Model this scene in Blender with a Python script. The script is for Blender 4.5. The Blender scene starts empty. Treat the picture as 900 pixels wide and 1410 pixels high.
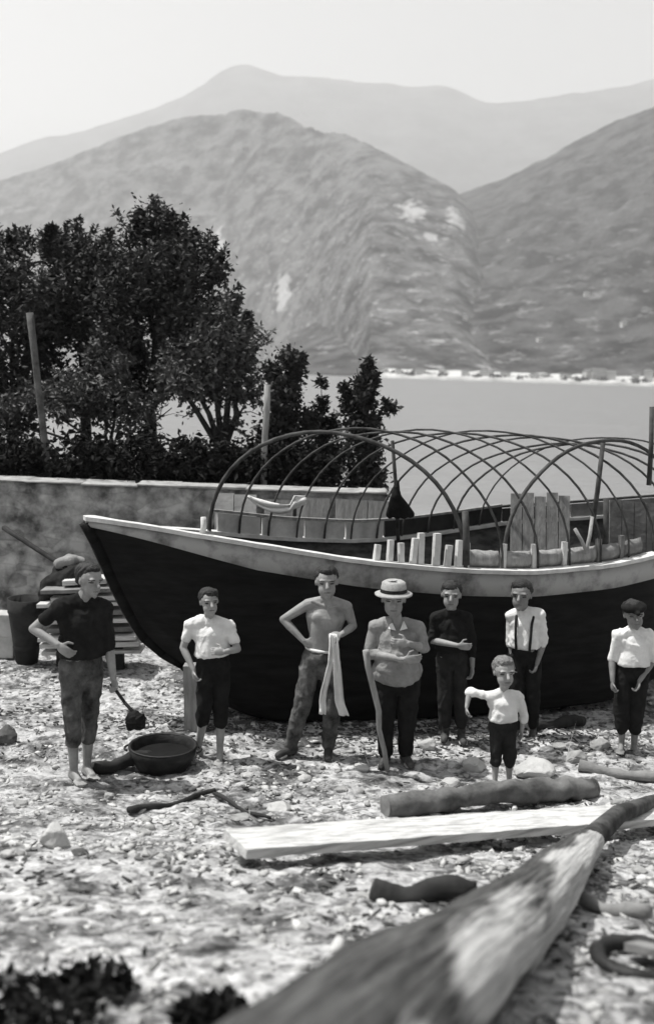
import bpy, bmesh, math, random
import numpy as np
from mathutils import Vector, Matrix, noise
from mathutils.bvhtree import BVHTree

random.seed(11); rng = np.random.default_rng(5)
SC = bpy.context.scene
COL = SC.collection
PI = math.pi

# ------------------------------------------------------------------ camera
EYE = Vector((0, 0, 3.5)); FOC = 1400.0
PITCH = math.atan(193 / 1400); ROLL = math.radians(1.93)
_F = Vector((0, math.cos(PITCH), -math.sin(PITCH)))
_U0 = Vector((0, math.sin(PITCH), math.cos(PITCH))); _R0 = Vector((1, 0, 0))
_R = _R0 * math.cos(ROLL) + _U0 * math.sin(ROLL)
_U = _U0 * math.cos(ROLL) - _R0 * math.sin(ROLL)

def ray(px, py):
    return _F + _R * ((px - 450) / FOC) + _U * ((705 - py) / FOC)
def at_y(px, py, Y):
    r = ray(px, py); return EYE + r * (Y / r.y)
def at_z(px, py, z):
    r = ray(px, py); return EYE + r * ((z - EYE.z) / r.z)
def proj(p):
    v = p - EYE; k = v.dot(_F)
    return 450 + FOC * v.dot(_R) / k, 705 - FOC * v.dot(_U) / k

cam_d = bpy.data.cameras.new('camera'); cam = bpy.data.objects.new('camera', cam_d); COL.objects.link(cam)
cam.matrix_world = Matrix(((_R.x, _U.x, -_F.x, EYE.x), (_R.y, _U.y, -_F.y, EYE.y), (_R.z, _U.z, -_F.z, EYE.z), (0, 0, 0, 1)))
cam_d.sensor_fit = 'HORIZONTAL'; cam_d.sensor_width = 36; cam_d.lens = 36 * FOC / 900
cam_d.clip_start = 0.05; cam_d.clip_end = 60000
cam_d.dof.use_dof = True; cam_d.dof.focus_distance = 9.6
cam_d.dof.aperture_fstop = cam_d.lens / 1000 / 0.030
SC.camera = cam

# ------------------------------------------------------------------ helpers
def tag(o, label=None, cat=None, group=None, kind=None):
    if label: o['label'] = label
    if cat: o['category'] = cat
    if group: o['group'] = group
    if kind: o['kind'] = kind
    return o
def empty(name, loc, label=None, cat=None, group=None):
    o = bpy.data.objects.new(name, None); COL.objects.link(o); o.location = loc
    o.empty_display_size = .1
    return tag(o, label, cat, group)
def link(name, me, mats=None, parent=None, loc=None, smooth=True):
    o = bpy.data.objects.new(name, me); COL.objects.link(o)
    if mats is not None:
        for m in (mats if isinstance(mats, (list, tuple)) else [mats]): me.materials.append(m)
    if parent is not None: o.parent = parent
    if loc is not None: o.location = loc
    if smooth and len(me.polygons):
        me.polygons.foreach_set('use_smooth', [True] * len(me.polygons))
    return o
def mesh(name, verts, faces):
    me = bpy.data.meshes.new(name); me.from_pydata([tuple(v) for v in verts], [], faces); me.update(); return me

class MB:
    """collects shapes in world space; build() links them as one mesh relative to an origin"""
    def __init__(s): s.v = []; s.f = []; s.m = []
    def add(s, v, f, mi=0):
        b = len(s.v); s.v += [Vector(p) for p in v]; s.f += [tuple(i + b for i in q) for q in f]; s.m += [mi] * len(f)
    def box(s, c, half, rot=None, mi=0, jit=0.0):
        c = Vector(c); pts = []
        for z in (-1, 1):
            for (x, y) in ((-1, -1), (1, -1), (1, 1), (-1, 1)):
                p = Vector((x * half[0], y * half[1], z * half[2]))
                if jit: p += Vector((random.uniform(-jit, jit), random.uniform(-jit, jit), random.uniform(-jit, jit)))
                if rot is not None: p = rot @ p
                pts.append(c + p)
        s.add(pts, [(3, 2, 1, 0), (4, 5, 6, 7), (0, 1, 5, 4), (1, 2, 6, 5), (2, 3, 7, 6), (3, 0, 4, 7)], mi)
    def beam(s, a, b, w, h, up=Vector((0, 0, 1)), seg=1, wob=0.0, mi=0):
        """squared timber from a to b, w wide (sideways), h high"""
        a = Vector(a); b = Vector(b); d = (b - a).normalized(); sd = d.cross(up).normalized(); u = sd.cross(d)
        pts = []; fs = []
        for i in range(seg + 1):
            t = i / seg; c = a.lerp(b, t)
            jj = [random.uniform(-wob, wob) for _ in range(4)]
            for k, (x, y) in enumerate(((-1, -1), (1, -1), (1, 1), (-1, 1))):
                pts.append(c + sd * (x * w / 2 + jj[k]) + u * (y * h / 2 + jj[(k + 1) % 4] * .5))
        for i in range(seg):
            for k in range(4):
                q = i * 4 + k; r = i * 4 + (k + 1) % 4
                fs.append((q, r, r + 4, q + 4))
        n = seg * 4
        fs += [(3, 2, 1, 0), (n, n + 1, n + 2, n + 3)]
        s.add(pts, fs, mi)
    def tube(s, pts, rads, n=10, wob=0.0, mi=0, cap=True):
        pts = [Vector(p) for p in pts]
        if not isinstance(rads, (list, tuple)): rads = [rads] * len(pts)
        vs = []; fs = []; ref = None
        for i, p in enumerate(pts):
            d = (pts[min(i + 1, len(pts) - 1)] - pts[max(i - 1, 0)]).normalized()
            if ref is None: ref = d.orthogonal().normalized()
            ref = (ref - d * ref.dot(d)).normalized(); o2 = d.cross(ref)
            for k in range(n):
                a = 2 * PI * k / n
                dirv = ref * math.cos(a) + o2 * math.sin(a)
                q = p + dirv * rads[i]
                if wob: q += dirv * wob * noise.noise(q * (1.2 / max(rads[i], .02)) * .8)
                vs.append(q)
        for i in range(len(pts) - 1):
            for k in range(n):
                fs.append((i * n + k, i * n + (k + 1) % n, (i + 1) * n + (k + 1) % n, (i + 1) * n + k))
        if cap:
            fs.append(tuple(range(n - 1, -1, -1))); b = (len(pts) - 1) * n; fs.append(tuple(b + k for k in range(n)))
        s.add(vs, fs, mi)
    def rc(s, a, ra, b, rb, n=12):
        """closed rounded cone"""
        a = Vector(a); b = Vector(b); d = b - a
        if d.length < 1e-5: d = Vector((0, 0, 1e-4))
        d.normalize()
        pts = []; rr = []
        for k in range(5):
            th = PI / 2 * k / 4; pts.append(a - d * ra * math.cos(th)); rr.append(max(ra * math.sin(th), ra * .03))
        for k in range(5):
            th = PI / 2 * k / 4; pts.append(b + d * rb * math.sin(th)); rr.append(max(rb * math.cos(th), rb * .03))
        x = d.orthogonal().normalized(); y = d.cross(x); vs = []; fs = []
        for p, r in zip(pts, rr):
            for k in range(n):
                an = 2 * PI * k / n; vs.append(p + (x * math.cos(an) + y * math.sin(an)) * r)
        L = len(pts)
        for i in range(L - 1):
            for k in range(n): fs.append((i * n + k, i * n + (k + 1) % n, (i + 1) * n + (k + 1) % n, (i + 1) * n + k))
        fs.append(tuple(range(n - 1, -1, -1))); fs.append(tuple((L - 1) * n + k for k in range(n)))
        s.add(vs, fs)
    def ell(s, c, X, Y, Z, nu=16, nv=10):
        """ellipsoid with three half-axis vectors"""
        c = Vector(c); vs = [c + Z]; fs = []
        for j in range(1, nv):
            th = PI * j / nv
            for i in range(nu):
                ph = 2 * PI * i / nu
                vs.append(c + X * (math.sin(th) * math.cos(ph)) + Y * (math.sin(th) * math.sin(ph)) + Z * math.cos(th))
        vs.append(c - Z)
        for i in range(nu): fs.append((0, 1 + i, 1 + (i + 1) % nu))
        for j in range(nv - 2):
            for i in range(nu):
                a = 1 + j * nu + i; b = 1 + j * nu + (i + 1) % nu
                fs.append((a, a + nu, b + nu, b))
        e = len(vs) - 1; b0 = 1 + (nv - 2) * nu
        for i in range(nu): fs.append((b0 + (i + 1) % nu, b0 + i, e))
        s.add(vs, fs)
    def lathe(s, c, prof, n=20, X=Vector((1, 0, 0)), Y=Vector((0, 1, 0)), Z=Vector((0, 0, 1)), mi=0):
        c = Vector(c); vs = []; fs = []
        for (r, z) in prof:
            for k in range(n):
                a = 2 * PI * k / n; vs.append(c + X * (r * math.cos(a)) + Y * (r * math.sin(a)) + Z * z)
        for i in range(len(prof) - 1):
            for k in range(n): fs.append((i * n + k, i * n + (k + 1) % n, (i + 1) * n + (k + 1) % n, (i + 1) * n + k))
        s.add(vs, fs, mi)
    def build(s, name, mats, parent=None, org=None, smooth=True, bevel=0.0, normals=True):
        org = Vector(org) if org is not None else (parent.matrix_basis.translation.copy() if parent is not None else Vector((0, 0, 0)))
        me = mesh(name, [v - org for v in s.v], s.f)
        me.polygons.foreach_set('material_index', s.m)
        if normals or bevel:
            bm = bmesh.new(); bm.from_mesh(me)
            if bevel:
                bmesh.ops.bevel(bm, geom=[e for e in bm.edges if e.calc_face_angle(0) > .6], offset=bevel, segments=2, affect='EDGES', profile=.6)
            if normals: bmesh.ops.recalc_face_normals(bm, faces=bm.faces)
            bm.to_mesh(me); bm.free()
        o = link(name, me, mats, parent, None, smooth)
        if parent is None: o.location = org
        elif parent.matrix_basis.translation != org: o.location = org - parent.matrix_basis.translation
        return o

def remesh(mb, vox, it=2, wr=0.0, wf=9.0, fold=0.0, org=Vector((0, 0, 0))):
    """fuse the collected solids into ONE continuous skin"""
    me = mesh('tmp', mb.v, mb.f)
    o = bpy.data.objects.new('tmp', me); COL.objects.link(o)
    m = o.modifiers.new('r', 'REMESH'); m.mode = 'VOXEL'; m.voxel_size = vox
    if it:
        q = o.modifiers.new('s', 'SMOOTH'); q.factor = .5; q.iterations = it
    dg = bpy.context.evaluated_depsgraph_get(); dg.update()
    out = bpy.data.meshes.new_from_object(o.evaluated_get(dg))
    bpy.data.objects.remove(o); bpy.data.meshes.remove(me)
    nrm = [v.normal.copy() for v in out.vertices]
    for v, n in zip(out.vertices, nrm):
        p = v.co.copy()
        if wr:
            wp = p + Vector((noise.noise(p * 4.0), noise.noise(p * 4.0 + Vector((5, 0, 0))), noise.noise(p * 4.0 + Vector((0, 5, 0))))) * .10
            a = .8 * noise.noise(wp * wf) + .5 * noise.noise(wp * wf * 2.3 + Vector((7, 3, 1)))
            if fold:
                r1_ = 1 - abs(noise.noise(Vector((wp.x * 9 + wp.z * 5, wp.y * 9, wp.z * 6 - wp.x * 6)))) * 2.6
                r2_ = 1 - abs(noise.noise(Vector((wp.x * 13 - wp.z * 4, wp.y * 13, wp.z * 4 + wp.x * 3 + 9)))) * 2.6
                a += fold * (max(0, r1_) * .9 + max(0, r2_) * .7 - .5)
            p += n * (a * wr)
        v.co = p - org
    out.update()
    return out

# ------------------------------------------------------------------ materials
def mat(name, c0, c1=None, scale=5.0, rough=.8, bump=0.0, bscale=30.0, detail=5, stretch=(1, 1, 1), lo=.35, hi=.65, spec=.3, coords='Object', extra=None):
    m = bpy.data.materials.new(name); m.use_nodes = True
    nt = m.node_tree; N = nt.nodes; L = nt.links
    b = N['Principled BSDF']; b.inputs['Roughness'].default_value = rough
    b.inputs['Specular IOR Level'].default_value = spec
    if not isinstance(c0, tuple): c0 = (c0, c0, c0 * .985)
    if c1 is not None and not isinstance(c1, tuple): c1 = (c1, c1, c1 * .985)
    tc = N.new('ShaderNodeTexCoord'); mp = N.new('ShaderNodeMapping'); mp.inputs['Scale'].default_value = stretch
    L.new(tc.outputs[coords], mp.inputs['Vector'])
    if c1 is None: b.inputs['Base Color'].default_value = (*c0, 1)
    else:
        nz = N.new('ShaderNodeTexNoise'); nz.inputs['Scale'].default_value = scale; nz.inputs['Detail'].default_value = detail
        nz.inputs['Roughness'].default_value = .62
        L.new(mp.outputs[0], nz.inputs['Vector'])
        rp = N.new('ShaderNodeValToRGB'); rp.color_ramp.elements[0].position = lo; rp.color_ramp.elements[1].position = hi
        rp.color_ramp.elements[0].color = (*c0, 1); rp.color_ramp.elements[1].color = (*c1, 1)
        L.new(nz.outputs['Fac'], rp.inputs[0]); L.new(rp.outputs[0], b.inputs['Base Color'])
    if bump:
        nb = N.new('ShaderNodeTexNoise'); nb.inputs['Scale'].default_value = bscale; nb.inputs['Detail'].default_value = 6
        L.new(mp.outputs[0], nb.inputs['Vector'])
        bu = N.new('ShaderNodeBump'); bu.inputs['Strength'].default_value = bump; bu.inputs['Distance'].default_value = .02
        L.new(nb.outputs['Fac'], bu.inputs['Height']); L.new(bu.outputs[0], b.inputs['Normal'])
    if extra: extra(nt, b)
    return m

M = {}
M['skin'] = mat('skin', .23, .33, 9, .55, .15, 60)
M['skin_pale'] = mat('skin_pale', .27, .36, 9, .55, .15, 60)
M['skin_dark'] = mat('skin_dark', .17, .25, 9, .55, .15, 60)
M['eye'] = mat('eye', .015, rough=.4)
M['lip'] = mat('lip', .14, rough=.5)
M['hair'] = mat('hair', .012, .03, 60, .6, .5, 120)
M['hair_fair'] = mat('hair_fair', .10, .22, 60, .7, .5, 120)
M['white_cloth'] = mat('white_cloth', .62, .82, 5, .9, .25, 40)
M['grey_cloth'] = mat('grey_cloth', .20, .30, 9, .9, .3, 50)
M['black_cloth'] = mat('black_cloth', .012, .022, 9, .95, .3, 50, spec=.1)
M['dark_cloth'] = mat('dark_cloth', .018, .035, 8, .95, .3, 50, spec=.1)
M['worn_cloth'] = mat('worn_cloth', .03, .15, 7, .95, .3, 40, spec=.1)
M['leather'] = mat('leather', .03, .08, 12, .7, .3, 60)
M['straw'] = mat('straw', .30, .42, 40, .8, .4, 120)
M['tar'] = mat('tarred_wood', .006, .014, 3, .75, .2, 18, stretch=(1, 1, 5), spec=.12)
M['strake'] = mat('strake_paint', .10, .33, 3.2, .75, .2, 25, lo=.3, hi=.52)
def tarred_bow(nt, b):
    N = nt.nodes; L = nt.links; tc = [n for n in N if n.type == 'TEX_COORD'][0]; sx = N.new('ShaderNodeSeparateXYZ'); L.new(tc.outputs['Object'], sx.inputs[0])
    nz = N.new('ShaderNodeTexNoise'); nz.inputs['Scale'].default_value = 4; nz.inputs['Detail'].default_value = 5; L.new(tc.outputs['Object'], nz.inputs['Vector'])
    ad = N.new('ShaderNodeMath'); ad.operation = 'MULTIPLY_ADD'; ad.inputs[1].default_value = 1.6; L.new(nz.outputs['Fac'], ad.inputs[0]); L.new(sx.outputs['X'], ad.inputs[2])
    mr = N.new('ShaderNodeMapRange'); mr.inputs['From Min'].default_value = -4.0 + .75; mr.inputs['From Max'].default_value = -2.75 + .75; mr.inputs['To Min'].default_value = 1; mr.inputs['To Max'].default_value = 0; L.new(ad.outputs[0], mr.inputs['Value'])
    x = N.new('ShaderNodeMix'); x.data_type = 'RGBA'; L.new(mr.outputs[0], x.inputs[0]); L.new(b.inputs['Base Color'].links[0].from_socket, x.inputs[6]); x.inputs[7].default_value = (.018, .018, .018, 1); L.new(x.outputs[2], b.inputs['Base Color'])
M['strake'] = mat('strake_paint', .09, .38, 3.2, .75, .2, 25, lo=.3, hi=.55, extra=tarred_bow)
M['pale_wood'] = mat('pale_wood', .50, .70, 6, .8, .3, 30, stretch=(1, 1, 1))
M['plank_wood'] = mat('plank_wood', .28, .60, 2.2, .85, .5, 9, stretch=(.8, 14, 14), lo=.32, hi=.55)
M['grey_wood'] = mat('grey_wood', .20, .36, 5, .85, .4, 20, stretch=(3, 3, .6))
M['mid_wood'] = mat('mid_wood', .12, .24, 5, .85, .4, 20)
M['weathered_pole'] = mat('weathered_pole', .06, .16, 6, .9, .4, 20)
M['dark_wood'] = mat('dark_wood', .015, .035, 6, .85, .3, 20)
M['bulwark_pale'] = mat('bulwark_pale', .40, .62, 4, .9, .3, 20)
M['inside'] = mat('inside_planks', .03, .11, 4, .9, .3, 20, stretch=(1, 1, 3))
M['hoop'] = mat('hoop_wood', .03, .09, 8, .8)
M['bark'] = mat('bark', .03, .11, 6, .95, .9, 14, lo=.4, hi=.7)
M['log_bark'] = mat('log_bark', .07, .20, 4, .95, .9, 10, stretch=(1, 1, 1))
M['stone_pale'] = mat('stone_pale', .36, .55, 4, .9, .6, 14)
M['stone_mid'] = mat('stone_mid', .22, .42, 5, .9, .6, 14)
M['stone_dark'] = mat('stone_dark', .05, .12, 5, .9, .6, 14)
M['iron'] = mat('iron', .008, .025, 9, .6, .3, 30)
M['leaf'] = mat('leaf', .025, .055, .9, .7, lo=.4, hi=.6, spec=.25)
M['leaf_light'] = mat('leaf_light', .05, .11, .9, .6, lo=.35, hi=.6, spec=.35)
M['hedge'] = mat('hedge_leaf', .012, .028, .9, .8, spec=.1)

def m_ground():
    m = bpy.data.materials.new('shingle_ground'); m.use_nodes = True; nt = m.node_tree; N = nt.nodes; L = nt.links
    b = N['Principled BSDF']; b.inputs['Roughness'].default_value = .95; b.inputs['Specular IOR Level'].default_value = .15
    tc = N.new('ShaderNodeTexCoord')
    def nz(s, d=5):
        n = N.new('ShaderNodeTexNoise'); n.inputs['Scale'].default_value = s; n.inputs['Detail'].default_value = d; n.inputs['Roughness'].default_value = .65
        L.new(tc.outputs['Object'], n.inputs['Vector']); return n
    def ramp(src, p0, c0, p1, c1):
        r = N.new('ShaderNodeValToRGB'); r.color_ramp.elements[0].position = p0; r.color_ramp.elements[1].position = p1
        r.color_ramp.elements[0].color = (c0, c0, c0, 1); r.color_ramp.elements[1].color = (c1, c1, c1, 1)
        L.new(src, r.inputs[0]); return r
    big = ramp(nz(.55, 4).outputs['Fac'], .35, .42, .62, .56)
    med = ramp(nz(2.1, 7).outputs['Fac'], .40, .26, .52, 1.0)
    fin = ramp(nz(11, 6).outputs['Fac'], .38, .30, .52, 1.05)
    v = N.new('ShaderNodeTexVoronoi'); v.inputs['Scale'].default_value = 17; L.new(tc.outputs['Object'], v.inputs['Vector'])
    vr = ramp(v.outputs['Color'], .1, .60, .8, 1.1)
    cur = big
    for r in (med, fin, vr):
        x = N.new('ShaderNodeMix'); x.data_type = 'RGBA'; x.blend_type = 'MULTIPLY'; x.inputs[0].default_value = 1
        L.new(cur.outputs[2] if cur.type == 'MIX' else cur.outputs[0], x.inputs[6]); L.new(r.outputs[0], x.inputs[7]); cur = x
    L.new(cur.outputs[2], b.inputs['Base Color'])
    bu = N.new('ShaderNodeBump'); bu.inputs['Strength'].default_value = .8; bu.inputs['Distance'].default_value = .03
    L.new(nz(22, 6).outputs['Fac'], bu.inputs['Height']); L.new(bu.outputs[0], b.inputs['Normal'])
    return m
M['ground'] = m_ground()

def m_pebble():
    m = mat('pebble', .22, .55, 1.0, .9, .5, 30)
    nt = m.node_tree; N = nt.nodes; L = nt.links
    v = N.new('ShaderNodeTexVoronoi'); v.inputs['Scale'].default_value = 6
    tc = [n for n in N if n.type == 'TEX_COORD'][0]; L.new(tc.outputs['Object'], v.inputs['Vector'])
    rp = [n for n in N if n.type == 'VALTORGB'][0]; rp.color_ramp.elements[0].position = .1; rp.color_ramp.elements[1].position = .8
    for l in list(rp.inputs[0].links): L.remove(l)
    L.new(v.outputs['Color'], rp.inputs[0]); return m
M['pebble'] = m_pebble()

def m_wall():
    m = mat('rubble_wall', .10, .60, 3.2, .95, .0)
    nt = m.node_tree; N = nt.nodes; L = nt.links; b = N['Principled BSDF']
    tc = [n for n in N if n.type == 'TEX_COORD'][0]
    nz = N.new('ShaderNodeTexNoise'); nz.inputs['Scale'].default_value = 2.0; L.new(tc.outputs['Object'], nz.inputs['Vector'])
    ad = N.new('ShaderNodeMix'); ad.data_type = 'RGBA'; ad.inputs[0].default_value = .13
    L.new(tc.outputs['Object'], ad.inputs[6]); L.new(nz.outputs['Color'], ad.inputs[7])
    mp = N.new('ShaderNodeMapping'); mp.inputs['Scale'].default_value = (4.2, 4.2, 7.5); L.new(ad.outputs[2], mp.inputs[0])
    v = N.new('ShaderNodeTexVoronoi'); v.feature = 'DISTANCE_TO_EDGE'; v.inputs['Scale'].default_value = 1; L.new(mp.outputs[0], v.inputs['Vector'])
    v2 = N.new('ShaderNodeTexVoronoi'); v2.inputs['Scale'].default_value = 1; L.new(mp.outputs[0], v2.inputs['Vector'])
    r = N.new('ShaderNodeValToRGB'); r.color_ramp.elements[0].position = .0; r.color_ramp.elements[1].position = .16
    r.color_ramp.elements[0].color = (.84, .84, .84, 1); r.color_ramp.elements[1].color = (1, 1, 1, 1); L.new(v.outputs['Distance'], r.inputs[0])
    r2 = N.new('ShaderNodeValToRGB'); r2.color_ramp.elements[0].color = (.6, .6, .6, 1); r2.color_ramp.elements[1].color = (1.1, 1.1, 1.1, 1); L.new(v2.outputs['Color'], r2.inputs[0])
    src = b.inputs['Base Color'].links[0].from_socket
    for rr in (r, r2):
        x = N.new('ShaderNodeMix'); x.data_type = 'RGBA'; x.blend_type = 'MULTIPLY'; x.inputs[0].default_value = 1
        L.new(src, x.inputs[6]); L.new(rr.outputs[0], x.inputs[7]); src = x.outputs[2]
    L.new(src, b.inputs['Base Color'])
    bu = N.new('ShaderNodeBump'); bu.inputs['Strength'].default_value = .7; bu.inputs['Distance'].default_value = .04
    L.new(r.outputs[0], bu.inputs['Height']); L.new(bu.outputs[0], b.inputs['Normal'])
    return m
M['wall'] = m_wall()

def m_hill(name, dark, mid, light, scale, patch, quarry=None):
    m = bpy.data.materials.new(name); m.use_nodes = True; nt = m.node_tree; N = nt.nodes; L = nt.links
    b = N['Principled BSDF']; b.inputs['Roughness'].default_value = 1; b.inputs['Specular IOR Level'].default_value = 0
    tc = N.new('ShaderNodeTexCoord')
    def nz(s, st=(1, 1, 1), d=6):
        mp = N.new('ShaderNodeMapping'); mp.inputs['Scale'].default_value = st; L.new(tc.outputs['Object'], mp.inputs[0])
        n = N.new('ShaderNodeTexNoise'); n.inputs['Scale'].default_value = s; n.inputs['Detail'].default_value = d; n.inputs['Roughness'].default_value = .68
        L.new(mp.outputs[0], n.inputs['Vector']); return n
    r = N.new('ShaderNodeValToRGB'); r.color_ramp.elements[0].position = .40; r.color_ramp.elements[1].position = .60
    r.color_ramp.elements[0].color = (dark, dark, dark, 1); r.color_ramp.elements[1].color = (mid, mid, mid, 1)
    L.new(nz(scale, (1, 1, 1.6)).outputs['Fac'], r.inputs[0])
    # pale terraces and fields, fewer with height
    f = N.new('ShaderNodeValToRGB'); f.color_ramp.elements[0].position = .56; f.color_ramp.elements[1].position = .66
    L.new(nz(scale * 2.1, (1, .8, 2.6), 6).outputs['Fac'], f.inputs[0])
    sx = N.new('ShaderNodeSeparateXYZ'); L.new(tc.outputs['Object'], sx.inputs[0])
    mr = N.new('ShaderNodeMapRange'); mr.inputs['From Min'].default_value = 0; mr.inputs['From Max'].default_value = patch; mr.inputs['To Min'].default_value = 1; mr.inputs['To Max'].default_value = .0
    L.new(sx.outputs['Z'], mr.inputs['Value'])
    mu = N.new('ShaderNodeMath'); mu.operation = 'MULTIPLY'; L.new(f.outputs[0], mu.inputs[0]); L.new(mr.outputs[0], mu.inputs[1])
    x = N.new('ShaderNodeMix'); x.data_type = 'RGBA'; L.new(mu.outputs[0], x.inputs[0]); L.new(r.outputs[0], x.inputs[6]); x.inputs[7].default_value = (light, light, light, 1)
    cur = x.outputs[2]
    for (c, rad) in (quarry or []):
        vm = N.new('ShaderNodeVectorMath'); vm.operation = 'DISTANCE'; vm.inputs[1].default_value = c; L.new(tc.outputs['Object'], vm.inputs[0])
        q = N.new('ShaderNodeMath'); q.operation = 'DIVIDE'; L.new(vm.outputs['Value'], q.inputs[0]); q.inputs[1].default_value = rad
        qn = N.new('ShaderNodeMath'); qn.operation = 'MULTIPLY_ADD'; qn.inputs[1].default_value = 2.6; L.new(nz(scale * 5, (1, 1, .5), 4).outputs['Fac'], qn.inputs[0]); L.new(q.outputs[0], qn.inputs[2])
        qr = N.new('ShaderNodeValToRGB'); qr.color_ramp.elements[0].position = .0; qr.color_ramp.elements[1].position = 1
        qm = N.new('ShaderNodeMapRange'); qm.inputs['From Min'].default_value = 1.75; qm.inputs['From Max'].default_value = 2.25; qm.inputs['To Min'].default_value = 1; qm.inputs['To Max'].default_value = 0
        L.new(qn.outputs[0], qm.inputs['Value'])
        x2 = N.new('ShaderNodeMix'); x2.data_type = 'RGBA'; L.new(qm.outputs[0], x2.inputs[0]); L.new(cur, x2.inputs[6]); x2.inputs[7].default_value = (.5, .5, .5, 1); cur = x2.outputs[2]
    L.new(cur, b.inputs['Base Color'])
    bu = N.new('ShaderNodeBump'); bu.inputs['Strength'].default_value = 1; bu.inputs['Distance'].default_value = .22 / scale
    L.new(nz(scale * 2.2, (1, 1, 1), 8).outputs['Fac'], bu.inputs['Height']); L.new(bu.outputs[0], b.inputs['Normal'])
    return m

def m_water():
    m = bpy.data.materials.new('lake_water'); m.use_nodes = True; nt = m.node_tree; N = nt.nodes; L = nt.links
    b = N['Principled BSDF']; b.inputs['Base Color'].default_value = (.20, .20, .20, 1); b.inputs['Roughness'].default_value = .3; b.inputs['Specular IOR Level'].default_value = .6
    tc = N.new('ShaderNodeTexCoord'); mp = N.new('ShaderNodeMapping'); mp.inputs['Scale'].default_value = (.35, 1, 1); L.new(tc.outputs['Object'], mp.inputs[0])
    n = N.new('ShaderNodeTexNoise'); n.inputs['Scale'].default_value = .9; n.inputs['Detail'].default_value = 5; L.new(mp.outputs[0], n.inputs['Vector'])
    n2 = N.new('ShaderNodeTexNoise'); n2.inputs['Scale'].default_value = .06; n2.inputs['Detail'].default_value = 4; L.new(mp.outputs[0], n2.inputs['Vector'])
    ad = N.new('ShaderNodeMath'); ad.operation = 'MULTIPLY_ADD'; ad.inputs[1].default_value = 6; L.new(n2.outputs['Fac'], ad.inputs[0]); L.new(n.outputs['Fac'], ad.inputs[2])
    bu = N.new('ShaderNodeBump'); bu.inputs['Strength'].default_value = 1; bu.inputs['Distance'].default_value = .22
    L.new(ad.outputs[0], bu.inputs['Height']); L.new(bu.outputs[0], b.inputs['Normal'])
    return m
M['water'] = m_water()

# ------------------------------------------------------------------ ground
WATER_Z = -0.6
def sstep(a, b, x):
    t = min(1, max(0, (x - a) / (b - a))); return t * t * (3 - 2 * t)
def base_h(x, y):
    z = 0.0
    if y < 7.8: z = 2.3 * (1 - y / 7.8)
    # rounded join
    if 6.8 < y < 8.8: z = 2.3 / 7.8 * (8.8 - y) ** 2 / 4.0
    z -= .13 * sstep(9.4, 10.6, y)
    if y > 14.5: z -= 2.5 * sstep(14.5, 26, y)
    return z
def gh(x, y):
    z = base_h(x, y)
    if -9 < x < 9 and y < 22:
        p = Vector((x, y, 0))
        z += .045 * noise.noise(p * .7) + .030 * noise.noise(p * 2.2) + .020 * noise.noise(p * 6.1 + Vector((3, 1, 0)))
        z += .035 * abs(noise.noise(p * 4.3 + Vector((9, 2, 0)))) + .030 * abs(noise.noise(p * 9.5))
    return z
def on_ground(px, py):
    r = ray(px, py); t = 1.0
    while t < 60:
        p = EYE + r * t
        if p.z <= gh(p.x, p.y):
            lo, hi = t - .05, t
            for _ in range(20):
                mid = (lo + hi) / 2; p = EYE + r * mid
                if p.z <= gh(p.x, p.y): hi = mid
                else: lo = mid
            p = EYE + r * hi; p.z = gh(p.x, p.y); return p
        t += .05
    return at_z(px, py, 0)

xs = sorted(set([-9000, -4000, -1500, -500, -200, -80, -40, -20, -12] + [round(-8 + i * .05, 3) for i in range(321)] + [12, 20, 40, 80, 200, 500, 1500, 4000, 9000]))
ys = sorted(set([-40, -15, -6, -2, 0, 1] + [round(1.5 + i * .05, 3) for i in range(250)] + [14.5, 15, 16, 17, 18, 19, 20, 22, 24, 26, 30, 40, 80, 200, 600, 2000, 6000, 12000]))
gv = [(x, y, gh(x, y)) for y in ys for x in xs]; nx = len(xs)
gf = [(j * nx + i, j * nx + i + 1, (j + 1) * nx + i + 1, (j + 1) * nx + i) for j in range(len(ys) - 1) for i in range(nx - 1)]
tag(link('ground', mesh('ground', gv, gf), M['ground']), kind='structure', label='stony shingle shore sloping down to the boat')
wv = [(-9000, 17, WATER_Z), (9000, 17, WATER_Z), (9000, 3000, WATER_Z), (-9000, 3000, WATER_Z)]
tag(link('lake_water', mesh('lake_water', wv, [(0, 1, 2, 3)]), M['water']), kind='structure', label='pale calm lake water')

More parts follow.
